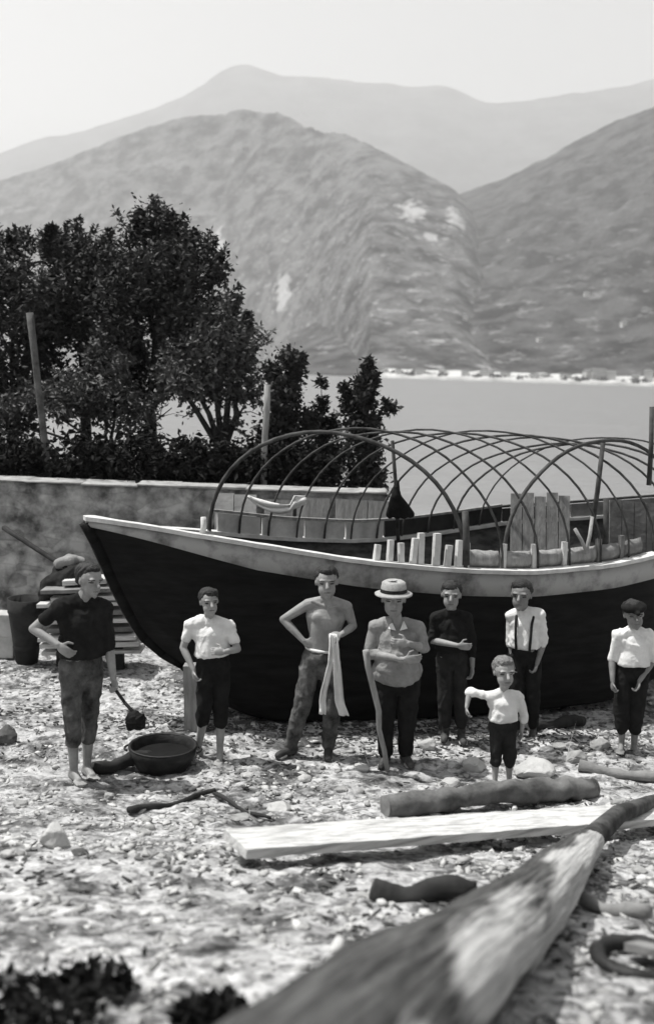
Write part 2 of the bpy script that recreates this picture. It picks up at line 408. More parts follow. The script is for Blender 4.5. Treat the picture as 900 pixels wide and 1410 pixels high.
# loose shingle: nobody could count it
ico = bmesh.new(); bmesh.ops.create_icosphere(ico, subdivisions=2, radius=1)
ICO_V = np.array([v.co[:] for v in ico.verts]); ICO_F = np.array([[v.index for v in f.verts] for f in ico.faces]); ico.free()
ico = bmesh.new(); bmesh.ops.create_icosphere(ico, subdivisions=1, radius=1)
ICO1_V = np.array([v.co[:] for v in ico.verts]); ICO1_F = np.array([[v.index for v in f.verts] for f in ico.faces]); ico.free()
def lumpy(V, amp, seed):
    out = []
    for p in V:
        q = Vector(p); d = 1 + amp * noise.noise(q * 1.1 + Vector((seed * 3.1, seed, 0))) + amp * .5 * noise.noise(q * 2.6 + Vector((0, seed * 2.3, 5)))
        out.append(np.array(p) * d)
    return np.array(out)
protos = [lumpy(ICO1_V, .9, k) for k in range(8)]
PV = []; PF = []; nb = 0
cnt = 0
while cnt < 11000:
    y = 2.6 + (13.4 - 2.6) * random.random() ** .8; hw = .36 * y + .8
    x = random.uniform(-hw, hw)
    if noise.noise(Vector((x * 1.1, y * 1.1, 4))) + random.uniform(-.35, .35) < -.12: continue
    r = .009 + .030 * random.random() ** 4.0
    a = random.random() * 2 * PI; ca, sa = math.cos(a), math.sin(a)
    P = protos[cnt % 8] * np.array([r * random.uniform(.9, 1.7), r * random.uniform(.6, 1), r * random.uniform(.28, .6)])
    Q = np.stack([P[:, 0] * ca - P[:, 1] * sa + x, P[:, 0] * sa + P[:, 1] * ca + y, P[:, 2] + gh(x, y) + r * .12], 1)
    PV.append(Q); PF.append(ICO1_F + nb); nb += len(Q); cnt += 1
PV = np.concatenate(PV); PF = np.concatenate(PF)
tag(link('shingle', mesh('shingle', PV.tolist(), PF.tolist()), M['pebble']), kind='stuff', label='loose pale pebbles scattered over the shore')

# dark wood chips and bark scraps left by the work on the boat
CV = []; CF = []
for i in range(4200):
    if i % 3 == 0: x = random.gauss(.6, 1.5); y = random.gauss(9.75, .33)  # this share crowds along the hull, added to darken the shade under it
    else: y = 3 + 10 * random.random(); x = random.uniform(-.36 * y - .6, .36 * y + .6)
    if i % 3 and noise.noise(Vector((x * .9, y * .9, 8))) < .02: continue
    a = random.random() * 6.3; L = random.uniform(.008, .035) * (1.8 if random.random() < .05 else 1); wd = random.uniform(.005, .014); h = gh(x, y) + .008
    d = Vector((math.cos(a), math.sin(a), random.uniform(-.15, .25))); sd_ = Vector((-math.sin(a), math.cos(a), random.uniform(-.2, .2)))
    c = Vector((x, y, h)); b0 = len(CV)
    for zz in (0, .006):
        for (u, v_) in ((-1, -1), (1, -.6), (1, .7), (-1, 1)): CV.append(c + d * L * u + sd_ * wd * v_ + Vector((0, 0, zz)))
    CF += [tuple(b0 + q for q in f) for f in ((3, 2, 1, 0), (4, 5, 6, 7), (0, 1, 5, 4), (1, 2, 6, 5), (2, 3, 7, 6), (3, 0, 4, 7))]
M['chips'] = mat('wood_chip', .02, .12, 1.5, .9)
tag(link('wood_chips', mesh('wood_chips', CV, CF), M['chips'], smooth=False), kind='stuff', label='dark wood chips and bark scraps strewn over the shore, crowded by the hull to deepen its shade')

# ------------------------------------------------------------------ mountains
def interp(pts, x):
    if x <= pts[0][0]: return pts[0][1]
    for (a, b), (c, d) in zip(pts, pts[1:]):
        if x <= c:
            t = (x - a) / (c - a); return b + (d - b) * t
    return pts[-1][1]
def smooth_interp(pts, x, w):
    return sum(interp(pts, x + k * w / 3) * c for k, c in zip((-3, -2, -1, 0, 1, 2, 3), (1, 2, 3, 4, 3, 2, 1))) / 16
def mountain(name, ridge, rdep, bdep, material, x0, x1, nu=220, nv=70, amp=.06, pw=1.15, seed=0.0, label=''):
    vs = []; back = 14
    for i in range(nu + 1):
        px = x0 + (x1 - x0) * i / nu
        py = smooth_interp(ridge, px, 14)
        D = interp(rdep, px); B = interp(bdep, px)
        top = at_y(px, py, D); zr = max(top.z, 3)
        for j in range(nv + back + 1):
            if j <= nv:
                v = j / nv; Y = B + (D - B) * v; z = -3 + (zr + 3) * v ** pw
            else:
                w = (j - nv) / back; Y = D + (D - B) * .9 * w; z = zr * (1 - w) ** 1.2 - 3 * w
            X = top.x / top.y * Y
            p = Vector((X, Y, z)); s = 1 / (.28 * (D - B) + 200)
            e = min(1, v * 3) if j <= nv else 1
            n = noise.noise(p * s * 1.6 + Vector((seed, 0, 0))) + .55 * noise.noise(p * s * 4 + Vector((0, seed, 0))) + .3 * noise.noise(p * s * 10) + .2 * noise.noise(p * s * 24) + .13 * noise.noise(p * s * 60)
            damp = 1 if j <= nv * .86 else .30
            z += n * amp * zr * e * damp
            vs.append((X, Y, z))
    R = nv + back + 1
    fs = [(i * R + j, (i + 1) * R + j, (i + 1) * R + j + 1, i * R + j + 1) for i in range(nu) for j in range(R - 1)]
    o = link(name, mesh(name, vs, fs), material)
    tag(o, label, None, None, 'structure')
    return BVHTree.FromPolygons([Vector(v) for v in vs], fs)
RB2 = [(-200, 2900), (300, 2500), (420, 2000), (520, 1120), (1000, 1045)]
M2R = [(-260, 345), (-100, 290), (0, 250), (60, 228), (130, 200), (180, 180), (250, 163), (330, 152), (380, 152), (410, 165), (450, 185), (490, 187), (540, 212), (590, 240), (630, 262), (650, 290), (665, 335), (690, 390), (730, 440), (780, 490), (830, 520)]
M3R = [(400, 430), (480, 360), (560, 310), (640, 264), (690, 245), (740, 220), (800, 190), (850, 165), (900, 145), (1000, 100), (1100, 60), (1250, 30)]
M1R = [(-300, 330), (-100, 250), (0, 212), (60, 190), (100, 185), (200, 150), (260, 125), (320, 92), (340, 87), (360, 95), (385, 103), (440, 105), (500, 115), (560, 120), (610, 118), (640, 130), (670, 142), (720, 138), (760, 132), (820, 122), (870, 118), (900, 108), (1000, 90), (1200, 70)]
M['hill_far'] = m_hill('hill_far', .02, .08, .16, .004, 900)
M['hill_mid'] = m_hill('hill_mid', .015, .16, .36, .014, 700)
M['hill_near'] = m_hill('hill_near', .006, .085, .24, .016, 520)
B1 = mountain('far_mountain', M1R, [(0, 7600)], [(0, 4600)], M['hill_far'], -280, 1180, amp=.035, seed=3.3, label='faint far ridge with a peak in the haze')
B2 = mountain('hill_left', M2R, [(-200, 3900), (300, 3200), (600, 2400), (830, 1700)], RB2, M['hill_mid'], -250, 835, nu=330, nv=130, amp=.05, seed=1.7, label='rounded hazy mountain with pale quarry scars')
B3 = mountain('hill_right', M3R, [(400, 3000), (900, 2500), (1200, 2300)], [(300, 1250), (1000, 1050)], M['hill_near'], 400, 1230, nu=330, nv=130, amp=.06, seed=8.1, label='dark wooded slope dropping to the far shore on the right')

# pale quarry scars on the left mountain
def quarry(mt, pts):
    nt = mt.node_tree; N = nt.nodes; L = nt.links; b = N['Principled BSDF']; tc = [n for n in N if n.type == 'TEX_COORD'][0]
    cur = b.inputs['Base Color'].links[0].from_socket
    for (px, py, rx, rz) in pts:
        h = B2.ray_cast(EYE, ray(px, py).normalized())
        if h[0] is None: continue
        k = h[3] / FOC
        mp = N.new('ShaderNodeVectorMath'); mp.operation = 'SUBTRACT'; L.new(tc.outputs['Object'], mp.inputs[0]); mp.inputs[1].default_value = h[0]
        dv = N.new('ShaderNodeVectorMath'); dv.operation = 'DIVIDE'; L.new(mp.outputs[0], dv.inputs[0]); dv.inputs[1].default_value = (rx * k, 1e5, rz * k)
        ln = N.new('ShaderNodeVectorMath'); ln.operation = 'LENGTH'; L.new(dv.outputs[0], ln.inputs[0])
        nz = N.new('ShaderNodeTexNoise'); nz.inputs['Scale'].default_value = .03; nz.inputs['Detail'].default_value = 5; L.new(tc.outputs['Object'], nz.inputs['Vector'])
        ma = N.new('ShaderNodeMath'); ma.operation = 'MULTIPLY_ADD'; ma.inputs[1].default_value = 2.8; L.new(nz.outputs['Fac'], ma.inputs[0]); L.new(ln.outputs['Value'], ma.inputs[2])
        mr = N.new('ShaderNodeMapRange'); mr.inputs['From Min'].default_value = 1.9; mr.inputs['From Max'].default_value = 2.35; mr.inputs['To Min'].default_value = 1; mr.inputs['To Max'].default_value = 0; L.new(ma.outputs[0], mr.inputs['Value'])
        x = N.new('ShaderNodeMix'); x.data_type = 'RGBA'; L.new(mr.outputs[0], x.inputs[0]); L.new(cur, x.inputs[6]); x.inputs[7].default_value = (.42, .42, .42, 1); cur = x.outputs[2]
    L.new(cur, b.inputs['Base Color'])
quarry(M['hill_mid'], [(566, 292, 20, 24), (628, 300, 17, 24), (592, 328, 10, 8), (300, 330, 10, 26), (390, 400, 14, 30)])

# far shore: pale embankment and houses
M['shore'] = mat('far_shore_stone', .35, .6, .05, .9)
sv = []; sf = []
SH = [(380, 2080), (420, 1950), (470, 1500), (520, 1090), (640, 1050), (900, 1020), (1050, 1020)]
for i in range(90):
    px = 370 + 640 * i / 89; Y = smooth_interp(SH, px, 20) - 4
    X = (px - 450) / FOC * Y * 1.0
    h = 3.5 + 2 * noise.noise(Vector((i * .4, 0, 0)))
    for (dy, z) in ((0, -2), (.8, h * .7), (10, h), (70, h + 6), (150, -6)): sv.append((X, Y + dy, z))
for i in range(89):
    for k in range(4): sf.append((i * 5 + k, (i + 1) * 5 + k, (i + 1) * 5 + k + 1, i * 5 + k + 1))
tag(link('far_shore', mesh('far_shore', sv, sf), M['shore']), kind='structure', label='pale embankment along the foot of the far slope')

M['house_white'] = mat('house_white', .32, .7, .02, .9, coords='Object')
M['house_roof'] = mat('house_roof', .10, .18, .3, .9)
M['house_window'] = mat('house_window', .04, rough=.3)
def house(p, w, d, h, yaw, label, group):
    t = empty('house', p, label, 'house', group); t.rotation_euler = (0, 0, yaw)
    b = MB(); b.box((0, 0, h / 2 - 2), (w / 2, d / 2, h / 2 + 2)); 
    o = b.build('wall', M['house_white'], t, org=(0, 0, 0), smooth=False); o.location = (0, 0, 0)
    r = MB(); rh = w * .22; e = .4
    r.add([(-w / 2 - e, -d / 2 - e, h + .02), (w / 2 + e, -d / 2 - e, h + .02), (w / 2 + e, d / 2 + e, h + .02), (-w / 2 - e, d / 2 + e, h + .02), (-w / 2 - e, 0, h + rh), (w / 2 + e, 0, h + rh)],
          [(0, 1, 5, 4), (2, 3, 4, 5), (0, 4, 3), (1, 2, 5), (3, 2, 1, 0)])
    o = r.build('roof', M['house_roof'], t, org=(0, 0, 0), smooth=False); o.location = (0, 0, 0)
    if w * FOC / p[1] > 13:
        k = max(2, int(w / 3.6)); fl = max(1, int(h / 3.4))
        wm = MB(); wm.box((0, 0, 0), (.5, .06, .75)); first = None
        for i in range(k):
            for j in range(fl):
                if first is None:
                    first = wn = wm.build('window', M['house_window'], t, org=(0, 0, 0), smooth=False)
                else:
                    wn = first.copy(); COL.objects.link(wn); wn.parent = t
                wn.location = (-w / 2 + (i + .5) * w / k, -d / 2 - .03, 1.6 + j * 3.1)
    return t
hs = [(448, 7, 5), (486, 8, 6), (522, 9, 6), (545, 8, 5), (575, 11, 6), (606, 9, 7), (632, 8, 5), (668, 12, 6), (690, 8, 5), (722, 9, 6), (748, 8, 5), (775, 10, 6), (803, 12, 11), (822, 16, 13), (841, 12, 10), (866, 9, 9), (884, 10, 14), (898, 9, 9)]
for i, (px, w, h) in enumerate(hs):
    Y = smooth_interp(SH, px, 20) + 12
    X = (px - 450) / FOC * Y
    if 795 < px: lab, gp = 'white house of two or three floors in the lakeside cluster at the right', 'taller white houses on the far shore'
    else: lab, gp = 'low pale house strung along the far lake shore', 'low houses on the far shore'
    house((X + random.uniform(-5, 5), Y + random.uniform(-3, 14), 3.2), w * random.uniform(.7, 1.1), 7, h * random.uniform(.6, 1), random.uniform(-.5, .5), lab, gp)
for i, (px, py) in enumerate([(807, 407), (700, 332), (858, 448), (742, 470), (640, 440)]):
    r = ray(px, py).normalized(); best = None
    for B in (B2, B3):
        h = B.ray_cast(EYE, r)
        if h[0] is not None and (best is None or h[3] < best[1]): best = (h[0], h[3])
    if best:
        house(best[0], random.uniform(6, 9), 6, random.uniform(3.5, 5), random.uniform(-.4, .4), 'small pale house standing alone among the hillside terraces', 'scattered houses on the far slopes')

V = []; F = []
for i in range(340):
    px = random.uniform(430, 960)
    if noise.noise(Vector((px * .035, 3, 0))) < -.12: continue
    Y = smooth_interp(SH, px, 20) + random.uniform(2, 60); c = Vector(((px - 450) / FOC * Y, Y, 3.5)); r = random.uniform(1.5, 4.5)
    for _ in range(14):
        d = Vector((random.gauss(0, 1), random.gauss(0, 1), random.gauss(.3, .8))).normalized(); p = c + d * r * random.uniform(.5, 1); b = len(V); a = d.orthogonal().normalized() * r * .5; e = d.cross(a).normalized() * r * .5
        V += [p - a, p + e, p + a + d * r * .3, p - e]; F += [(b, b + 1, b + 2, b + 3)]
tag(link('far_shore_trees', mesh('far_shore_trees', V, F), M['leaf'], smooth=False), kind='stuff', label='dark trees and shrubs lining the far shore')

# ------------------------------------------------------------------ garden wall, garden, trees
WY = 13.2
def wall():
    x0 = -9.0; pe = at_y(531, 686, WY); x1 = pe.x; zt = at_y(300, 673, WY).z
    vs = []; fs = []; n = int((x1 - x0) / .12); rows = 18
    for i in range(n + 1):
        x = x0 + (x1 - x0) * i / n
        for j in range(rows + 1):
            z = -.3 + (zt + .3) * j / rows
            p = Vector((x, 0, z)); o = .045 * noise.noise(p * 2.4) + .03 * noise.noise(p * 6)
            vs.append((x, WY + o + (1 - j / rows) * -.08, z + (.02 * noise.noise(Vector((x * 2, 3, 0))) if j == rows else 0)))
        vs.append((x, WY + .42, zt + .02 * noise.noise(Vector((x * 2, 3, 0)))))
        vs.append((x, WY + .45, -.3))
    R = rows + 3
    for i in range(n):
        for j in range(R - 1): fs.append((i * R + j, (i + 1) * R + j, (i + 1) * R + j + 1, i * R + j + 1))
    fs.append(tuple(n * R + j for j in range(R)))
    t = empty('garden_wall', (x0 + 4, WY, 0), 'long rubble stone garden wall behind the beached boat', 'wall')
    me = mesh('wall_face', [Vector(v) - t.location for v in vs], fs); link('wall_face', me, M['wall'], t)
    c = MB(); x = x0
    while x < x1 - .05:
        l = min(random.uniform(.5, .9), x1 - x)
        c.box((x + l / 2, WY + .2, zt + .012 + random.uniform(-.006, .006)), (l / 2 + .01, .235 + random.uniform(-.015, .015), .014), jit=.008); x += l
    c.build('coping', M['stone_mid'], t, bevel=.01)
    return zt
WT = wall()
gb = [(-14, WY + .46, 1.2), (.7, WY + .46, 1.2), (.9, 19, 1.1), (1.2, 24, -2), (-14, 24, -2), (-14, 19, 1.1), (.72, WY + .46, -1), (1.2, 19, -2)]
tag(link('garden_bed', mesh('garden_bed', gb, [(0, 1, 2, 5), (5, 2, 3, 4), (1, 6, 7, 2), (2, 7, 3)]), M['stone_dark'], smooth=False), kind='structure', label='dark garden soil behind the wall')

def leaves(blobs, count, size, drop=.0, hang=0.4):
    """many small leaf faces clumped on twigs inside the given lobes"""
    V = []; F = []
    w = [b[1] ** 2.2 for b in blobs]; tot = sum(w)
    for (c, r, sq), wi in zip(blobs, w):
        k = int(count * wi / tot); nclump = max(6, int(k / 26))
        for q in range(nclump):
            d = Vector((random.gauss(0, 1), random.gauss(0, 1), random.gauss(0, 1))).normalized()
            rr = r * random.uniform(.35, 1.04) ** .6
            cc = c + Vector((d.x * rr, d.y * rr, d.z * rr * sq))
            if noise.noise(cc * 1.3) < drop: continue
            cr = random.uniform(.12, .30) * min(1, r / .6)
            for _ in range(26):
                p = cc + Vector((random.gauss(0, 1), random.gauss(0, 1), random.gauss(0, 1) * .8)) * cr * .6
                a = Vector((random.gauss(0, 1), random.gauss(0, 1), random.gauss(-hang, .7))).normalized()
                s = a.orthogonal().normalized(); s = (s * math.cos(random.random() * 6.3) + a.cross(s) * math.sin(random.random() * 6.3)).normalized()
                L = size * random.uniform(.6, 1.3); Wd = L * random.uniform(.35, .6); up = a.cross(s) * L * .12
                b = len(V)
                V += [p, p + a * L * .5 + s * Wd * .5 + up, p + a * L, p + a * L * .5 - s * Wd * .5 + up]
                F += [(b, b + 1, b + 2), (b, b + 2, b + 3)]
    return V, F
def tree(base, blobs_px, Y, count, size, label, name='leafy_tree', lm='leaf', group=None, tr=.11, drop=-.06, extra_spikes=()):
    """blobs_px: (px, py, radius px, depth offset, squash)"""
    base = Vector(base)
    t = empty(name, base, label, 'tree', group)
    blobs = []
    for (px, py, rp, dy, sq) in blobs_px:
        c = at_y(px, py, Y + dy); blobs.append((c, rp / FOC * (Y + dy), sq))
    tk = MB(); fork = base.lerp(sum((b[0] for b in blobs), Vector()) / len(blobs), .45)
    fork.x = base.x * .6 + fork.x * .4
    mid = base.lerp(fork, .5) + Vector((random.uniform(-.06, .06), 0, 0))
    tk.tube([base - Vector((0, 0, .3)), mid, fork], [tr * 1.25, tr, tr * .8], 8, wob=.02)
    for (c, r, sq) in blobs:
        m = fork.lerp(c, .5) + Vector((random.uniform(-.15, .15), random.uniform(-.15, .15), random.uniform(0, .12)))
        tk.tube([fork, m, c, c + (c - m).normalized() * r * .6], [tr * .55, tr * .38, tr * .2, .008], 6)
        for _ in range(5):
            d = Vector((random.gauss(0, 1), random.gauss(0, 1), random.gauss(.2, .8))).normalized()
            tk.tube([c - d * .05, c + d * r * .5 + Vector((0, 0, .05)), c + d * r * .95], [tr * .15, tr * .09, .006], 4)
    V, F = leaves(blobs, count, size, drop)
    for (pxa, pya, pxb, pyb, dy) in extra_spikes:   # long shoots standing out of the crown
        a = at_y(pxa, pya, Y + dy); b = at_y(pxb, pyb, Y + dy); tk.tube([a, a.lerp(b, .5) + Vector((.02, 0, 0)), b], [.02, .012, .004], 4)
        V2, F2 = leaves([(a.lerp(b, q), .07 * (1.25 - q), 1.6) for q in (.1, .3, .5, .7, .85, .97)], 330, size * .9, -1)
        n = len(V); V += V2; F += [tuple(i + n for i in f) for f in F2]
    for _ in range(int(12 + count / 900)):
        c, r, sq = random.choice(blobs); dv = Vector((random.gauss(0, 1), random.gauss(0, .5), abs(random.gauss(.4, .8)))).normalized()
        a = c + Vector((dv.x, dv.y, dv.z * sq)) * r * .85; b = a + (dv + Vector((0, 0, .5))).normalized() * random.uniform(.18, .42)
        tk.tube([a, a.lerp(b, .5), b], [.012, .008, .003], 4)
        for q in range(46):
            u = random.random() ** .8; p = a.lerp(b, u) + Vector((random.gauss(0, 1), random.gauss(0, 1), random.gauss(0, 1))) * .05 * (1.2 - u)
            d = Vector((random.gauss(0, 1), random.gauss(0, 1), random.gauss(.1, .8))).normalized(); sd_ = d.orthogonal().normalized(); L = size * random.uniform(.6, 1.1); n = len(V)
            V += [p, p + d * L * .5 + sd_ * L * .22, p + d * L, p + d * L * .5 - sd_ * L * .22]; F += [(n, n + 1, n + 2), (n, n + 2, n + 3)]
    tk.build('trunk', M['bark'], t)
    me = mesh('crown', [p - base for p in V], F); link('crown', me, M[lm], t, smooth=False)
    return t
gz = 1.2
def gbase(px, Y): 
    p = at_y(px, 600, Y); return (p.x, Y, gz if p.x < .9 else 0)
tree(gbase(20, 16.2), [(-40, 430, 95, 0, 1), (30, 385, 60, .3, .9), (70, 430, 80, 0, 1), (10, 480, 75, -.3, .9), (60, 360, 38, .2, 1), (-60, 350, 60, .3, .8), (20, 545, 55, -.2, .7)], 16.2, 24000, .105,
     'broad dark leafy tree at the left edge behind the wall', extra_spikes=[(64, 345, 70, 313, 0), (20, 350, 16, 326, .2)])
tree(gbase(118, 16.8), [(110, 370, 52, 0, .9), (140, 400, 60, .2, 1), (100, 440, 75, -.2, 1), (150, 460, 65, -.3, .8), (130, 350, 30, 0, .8), (95, 345, 26, .1, .8), (100, 540, 55, 0, .7)], 16.8, 24000, .105,
     'dark rounded tree between the left-edge tree and the tallest tree', extra_spikes=[(150, 360, 148, 326, 0), (72, 350, 78, 318, .1)])
tree(gbase(205, 16.0), [(215, 345, 48, 0, 1.1), (195, 390, 62, .2, 1), (255, 385, 50, -.2, 1.1), (230, 430, 75, 0, .9), (285, 420, 36, .2, 1), (185, 450, 60, -.2, .8), (235, 330, 26, 0, 1.4), (196, 325, 22, .1, 1.4), (200, 520, 45, .2, .7)], 16.0, 32000, .10,
     'tallest dark tree behind the wall with upright shoots at its top', extra_spikes=[(196, 325, 193, 291, .1), (236, 335, 236, 294, 0), (250, 350, 258, 322, 0), (290, 390, 303, 352, .1), (212, 330, 210, 305, 0)])
tree(gbase(310, 15.2), [(310, 455, 36, 0, 1), (328, 480, 26, .1, 1.2), (280, 490, 45, .1, .7), (320, 530, 36, 0, .9), (260, 520, 40, -.1, .6), (330, 570, 30, 0, .8), (225, 500, 36, .1, .6)], 15.2, 13000, .095,
     'lighter leaved open tree leaning out right of the tallest tree', lm='leaf_light', extra_spikes=[(318, 440, 326, 410, 0), (335, 460, 343, 432, 0)])
tree(gbase(150, 15.0), [(60, 560, 46, 0, .7), (120, 540, 44, .1, .7), (170, 560, 40, 0, .7), (20, 580, 50, .1, .6), (220, 575, 36, .1, .6), (150, 500, 34, .2, .8)], 15.0, 12000, .09,
     'low light-flecked fruit tree under the tall trees', lm='leaf_light', tr=.06, drop=-.1)
def branchy(px, Y, limbs, dens, size, label, name):
    base = Vector(gbase(px, Y)); t = empty(name, base, label, 'tree'); tk = MB(); V = []; F = []
    for (poly, r0, r1) in limbs:
        P = [at_y(x, y, Y + random.uniform(-.12, .12)) for x, y in poly]; n = len(P)
        tk.tube(P, [.022 + (.004 - .022) * k / (n - 1) for k in range(n)], 6)
        Lg = sum((q - p).length for p, q in zip(P, P[1:])); cnt = int(dens * Lg * (r0 + r1) / 26)
        for _ in range(cnt):
            u = random.random() * (n - 1); k = min(int(u), n - 2); c = P[k].lerp(P[k + 1], u - k); rr = (r0 + (r1 - r0) * u / (n - 1)) / FOC * Y
            if noise.noise(c * 5.0) < -.02: continue
            c = c + Vector((random.gauss(0, 1), random.gauss(0, 1), random.gauss(0, 1))) * rr * .52
            d = Vector((random.gauss(0, 1), random.gauss(0, 1), random.gauss(.1, .8))).normalized(); sd_ = d.orthogonal().normalized(); sd_ = sd_ * math.cos(u * 37) + d.cross(sd_) * math.sin(u * 37); L = size * random.uniform(.6, 1.3); b = len(V)
            V += [c, c + d * L * .5 + sd_ * L * .25, c + d * L, c + d * L * .5 - sd_ * L * .25]; F += [(b, b + 1, b + 2), (b, b + 2, b + 3)]
    tk.tube([base - Vector((0, 0, .2)), at_y(*limbs[0][0][0], Y)], [.04, .024], 7)
    tk.build('trunk', M['bark'], t); link('crown', mesh('crown', [p - base for p in V], F), M['leaf'], t, smooth=False)
branchy(392, 14.6, [([(392, 640), (390, 580), (388, 530), (398, 490)], 30, 12), ([(388, 560), (376, 520), (374, 500)], 18, 8), ([(392, 545), (408, 515), (406, 488)], 16, 6), ([(398, 530), (412, 500), (416, 490)], 8, 4), ([(390, 600), (415, 580), (432, 576)], 20, 10), ([(385, 620), (368, 590)], 24, 18), ([(392, 600), (396, 560), (392, 525)], 26, 18)], 2300, .085,
        'small dark bushy tree beside the upright garden stake', 'small_tree')
branchy(440, 14.9, [([(445, 660), (445, 610), (443, 570), (442, 522)], 16, 5), ([(445, 610), (458, 590), (462, 572)], 14, 6), ([(444, 620), (430, 600), (424, 588)], 18, 8), ([(445, 640), (470, 620)], 20, 14), ([(440, 640), (420, 625)], 22, 16)], 2300, .08,
        'thin sapling with a narrow crown against the lake', 'sapling')
branchy(497, 14.5, [([(500, 690), (498, 620), (502, 560), (508, 498)], 26, 7), ([(502, 570), (494, 525), (491, 506)], 10, 4), ([(500, 600), (520, 574), (541, 560)], 16, 6), ([(522, 572), (532, 552)], 7, 4), ([(499, 610), (482, 570), (475, 532)], 17, 6), ([(500, 640), (516, 610)], 20, 12), ([(496, 660), (480, 620), (476, 590)], 22, 12), ([(500, 680), (516, 655)], 26, 16), ([(504, 545), (514, 525), (517, 512)], 8, 4)], 2300, .085,
        'small dark tree with a forked top at the end of the wall', 'small_tree')
# hedge of dark bushes just behind the wall
for i, (px, r) in enumerate([(-30, 55), (45, 48), (120, 50), (195, 52), (265, 46), (325, 44), (378, 36), (425, 32)]):
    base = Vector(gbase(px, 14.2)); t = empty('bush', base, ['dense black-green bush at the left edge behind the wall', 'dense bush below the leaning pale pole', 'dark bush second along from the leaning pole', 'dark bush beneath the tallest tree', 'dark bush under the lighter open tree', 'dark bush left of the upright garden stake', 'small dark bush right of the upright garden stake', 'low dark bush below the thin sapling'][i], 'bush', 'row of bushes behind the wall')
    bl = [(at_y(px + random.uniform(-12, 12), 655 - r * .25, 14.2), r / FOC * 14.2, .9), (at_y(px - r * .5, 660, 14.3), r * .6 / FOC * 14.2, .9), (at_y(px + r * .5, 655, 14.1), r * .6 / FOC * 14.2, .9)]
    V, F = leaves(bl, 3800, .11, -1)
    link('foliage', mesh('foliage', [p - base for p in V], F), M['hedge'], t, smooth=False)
    s = MB()
    for k in range(5): s.tube([base, base + Vector((random.uniform(-.3, .3), random.uniform(-.1, .1), .5)), bl[k % 3][0] + Vector((random.uniform(-.2, .2), 0, .1))], [.02, .015, .006], 5)
    s.build('stem', M['bark'], t)
def pole(name, a, b, r0, r1, m, label, cat, wob=.006, seg=6, n=9):
    mb = MB(); a = Vector(a); b = Vector(b)
    pts = [a.lerp(b, k / seg) + Vector((random.uniform(-wob, wob), random.uniform(-wob, wob), random.uniform(-wob, wob))) * (0 if k in (0,) else 1) for k in range(seg + 1)]
    mb.tube(pts, [r0 + (r1 - r0) * k / seg for k in range(seg + 1)], n, wob=r0 * .12)
    o = mb.build(name, M[m], org=a); tag(o, label, cat); return o
a = at_y(76, 640, 14.0); a.z = 1.2
pole('garden_pole', a, at_y(41, 430, 14.0), .045, .05, 'weathered_pole', 'pale pole leaning left among the dark trees', 'pole')
a = at_y(362, 640, 13.9); a.z = 1.2
pole('garden_stake', a, at_y(368, 529, 13.9), .05, .045, 'grey_wood', 'short upright pale stake standing in the garden beside a small tree', 'stake')

# ------------------------------------------------------------------ the boat
for i, (x0, wpx, top) in enumerate([(297, 26, 679), (325, 30, 681), (362, 40, 688), (410, 46, 686), (460, 44, 688), (505, 36, 690)]):
    a = at_y(x0 + wpx / 2, 700, 12.72); a.z = gh(a.x, 12.6) - .02; b = at_y(x0 + wpx / 2 + random.uniform(-3, 3), top, 13.08); mb = MB()
    mb.beam(a, b, wpx / FOC * 12.9, .03, up=Vector((0, 1, 0)), seg=5, wob=.006); o = mb.build('board', M['bulwark_pale' if i < 2 else 'grey_wood'], org=a, smooth=False)
    tag(o, ['palest board leaning on the wall, nearest the bow', 'second pale board leaning on the wall from the bow end', 'grey board leaning on the wall behind the hung cloth', 'wide grey board leaning on the wall right of the hung cloth', 'grey board leaning on the wall left of the end board', 'last grey board leaning on the wall beside the dark jacket'][i], 'board', 'boards leaning on the garden wall')
TH = math.radians(25.5); AX = Vector((math.cos(TH), math.sin(TH), 0)); NX = Vector((-math.sin(TH), math.cos(TH), 0))
BOW = at_y(116, 716, 9.75); BOW0 = Vector((BOW.x, BOW.y, 0))
near_px = [(200, 729, 9.66), (300, 746, 9.66), (400, 762, 9.74), (500, 778, 9.86), (640, 790, 10.12), (740, 792, 10.32), (850, 781, 10.72), (900, 769, 11.0)]
ST = [(0.0, .03, BOW.z)]
for (px, py, d) in near_px:
    p = at_y(px, py, d); q = p - BOW0; ST.append((q.dot(AX), -q.dot(NX), p.z))
sl = ST[-1][0]
ST += [(sl + .8, 1.22, ST[-1][2] + .05), (sl + 1.6, .85, ST[-1][2] + .15), (sl + 2.3, .42, ST[-1][2] + .25), (sl + 2.7, .06, ST[-1][2] + .32)]
SEND = ST[-1][0]
def hb(s): return max(.02, smooth_interp([(a, b) for a, b, c in ST], min(max(s, .0), SEND), .12) if .2 < s < SEND - .2 else interp([(a, b) for a, b, c in ST], s))
def zg(s): return smooth_interp([(a, c) for a, b, c in ST], s, .3)
def zk(s):
    top = BOW.z
    bow = interp([(0, top - .05), (.12, 1.72), (.32, 1.25), (.55, .80), (.75, .60), (1.0, .44), (1.2, .20), (1.5, -.06), (3, -.10), (5.5, -.10), (7, .15), (SEND - .3, 1.0), (SEND, 1.6)], s)
    return min(bow, zg(s) - .04)
def W(s, c, z): return BOW0 + AX * s + NX * c + Vector((0, 0, z))
def heel(s, sgn): return .10 * sstep(.0, .8, s) * (1 - sstep(3.5, 6, s) * .6) if sgn > 0 else 0.0
def idep(s): return interp([(0, .03), (.6, .05), (1.3, .06), (2.2, .55), (SEND - 1, .55), (SEND, .05)], s)
boat = empty('boat', W(3.5, 0, 0), 'large black tarred wooden lake boat with hoop frames, propped up on the shore', 'boat')
SS = [0, .03, .07, .12, .18, .25] + [.32 + .12 * i for i in range(int((SEND - .4) / .12))] + [SEND]
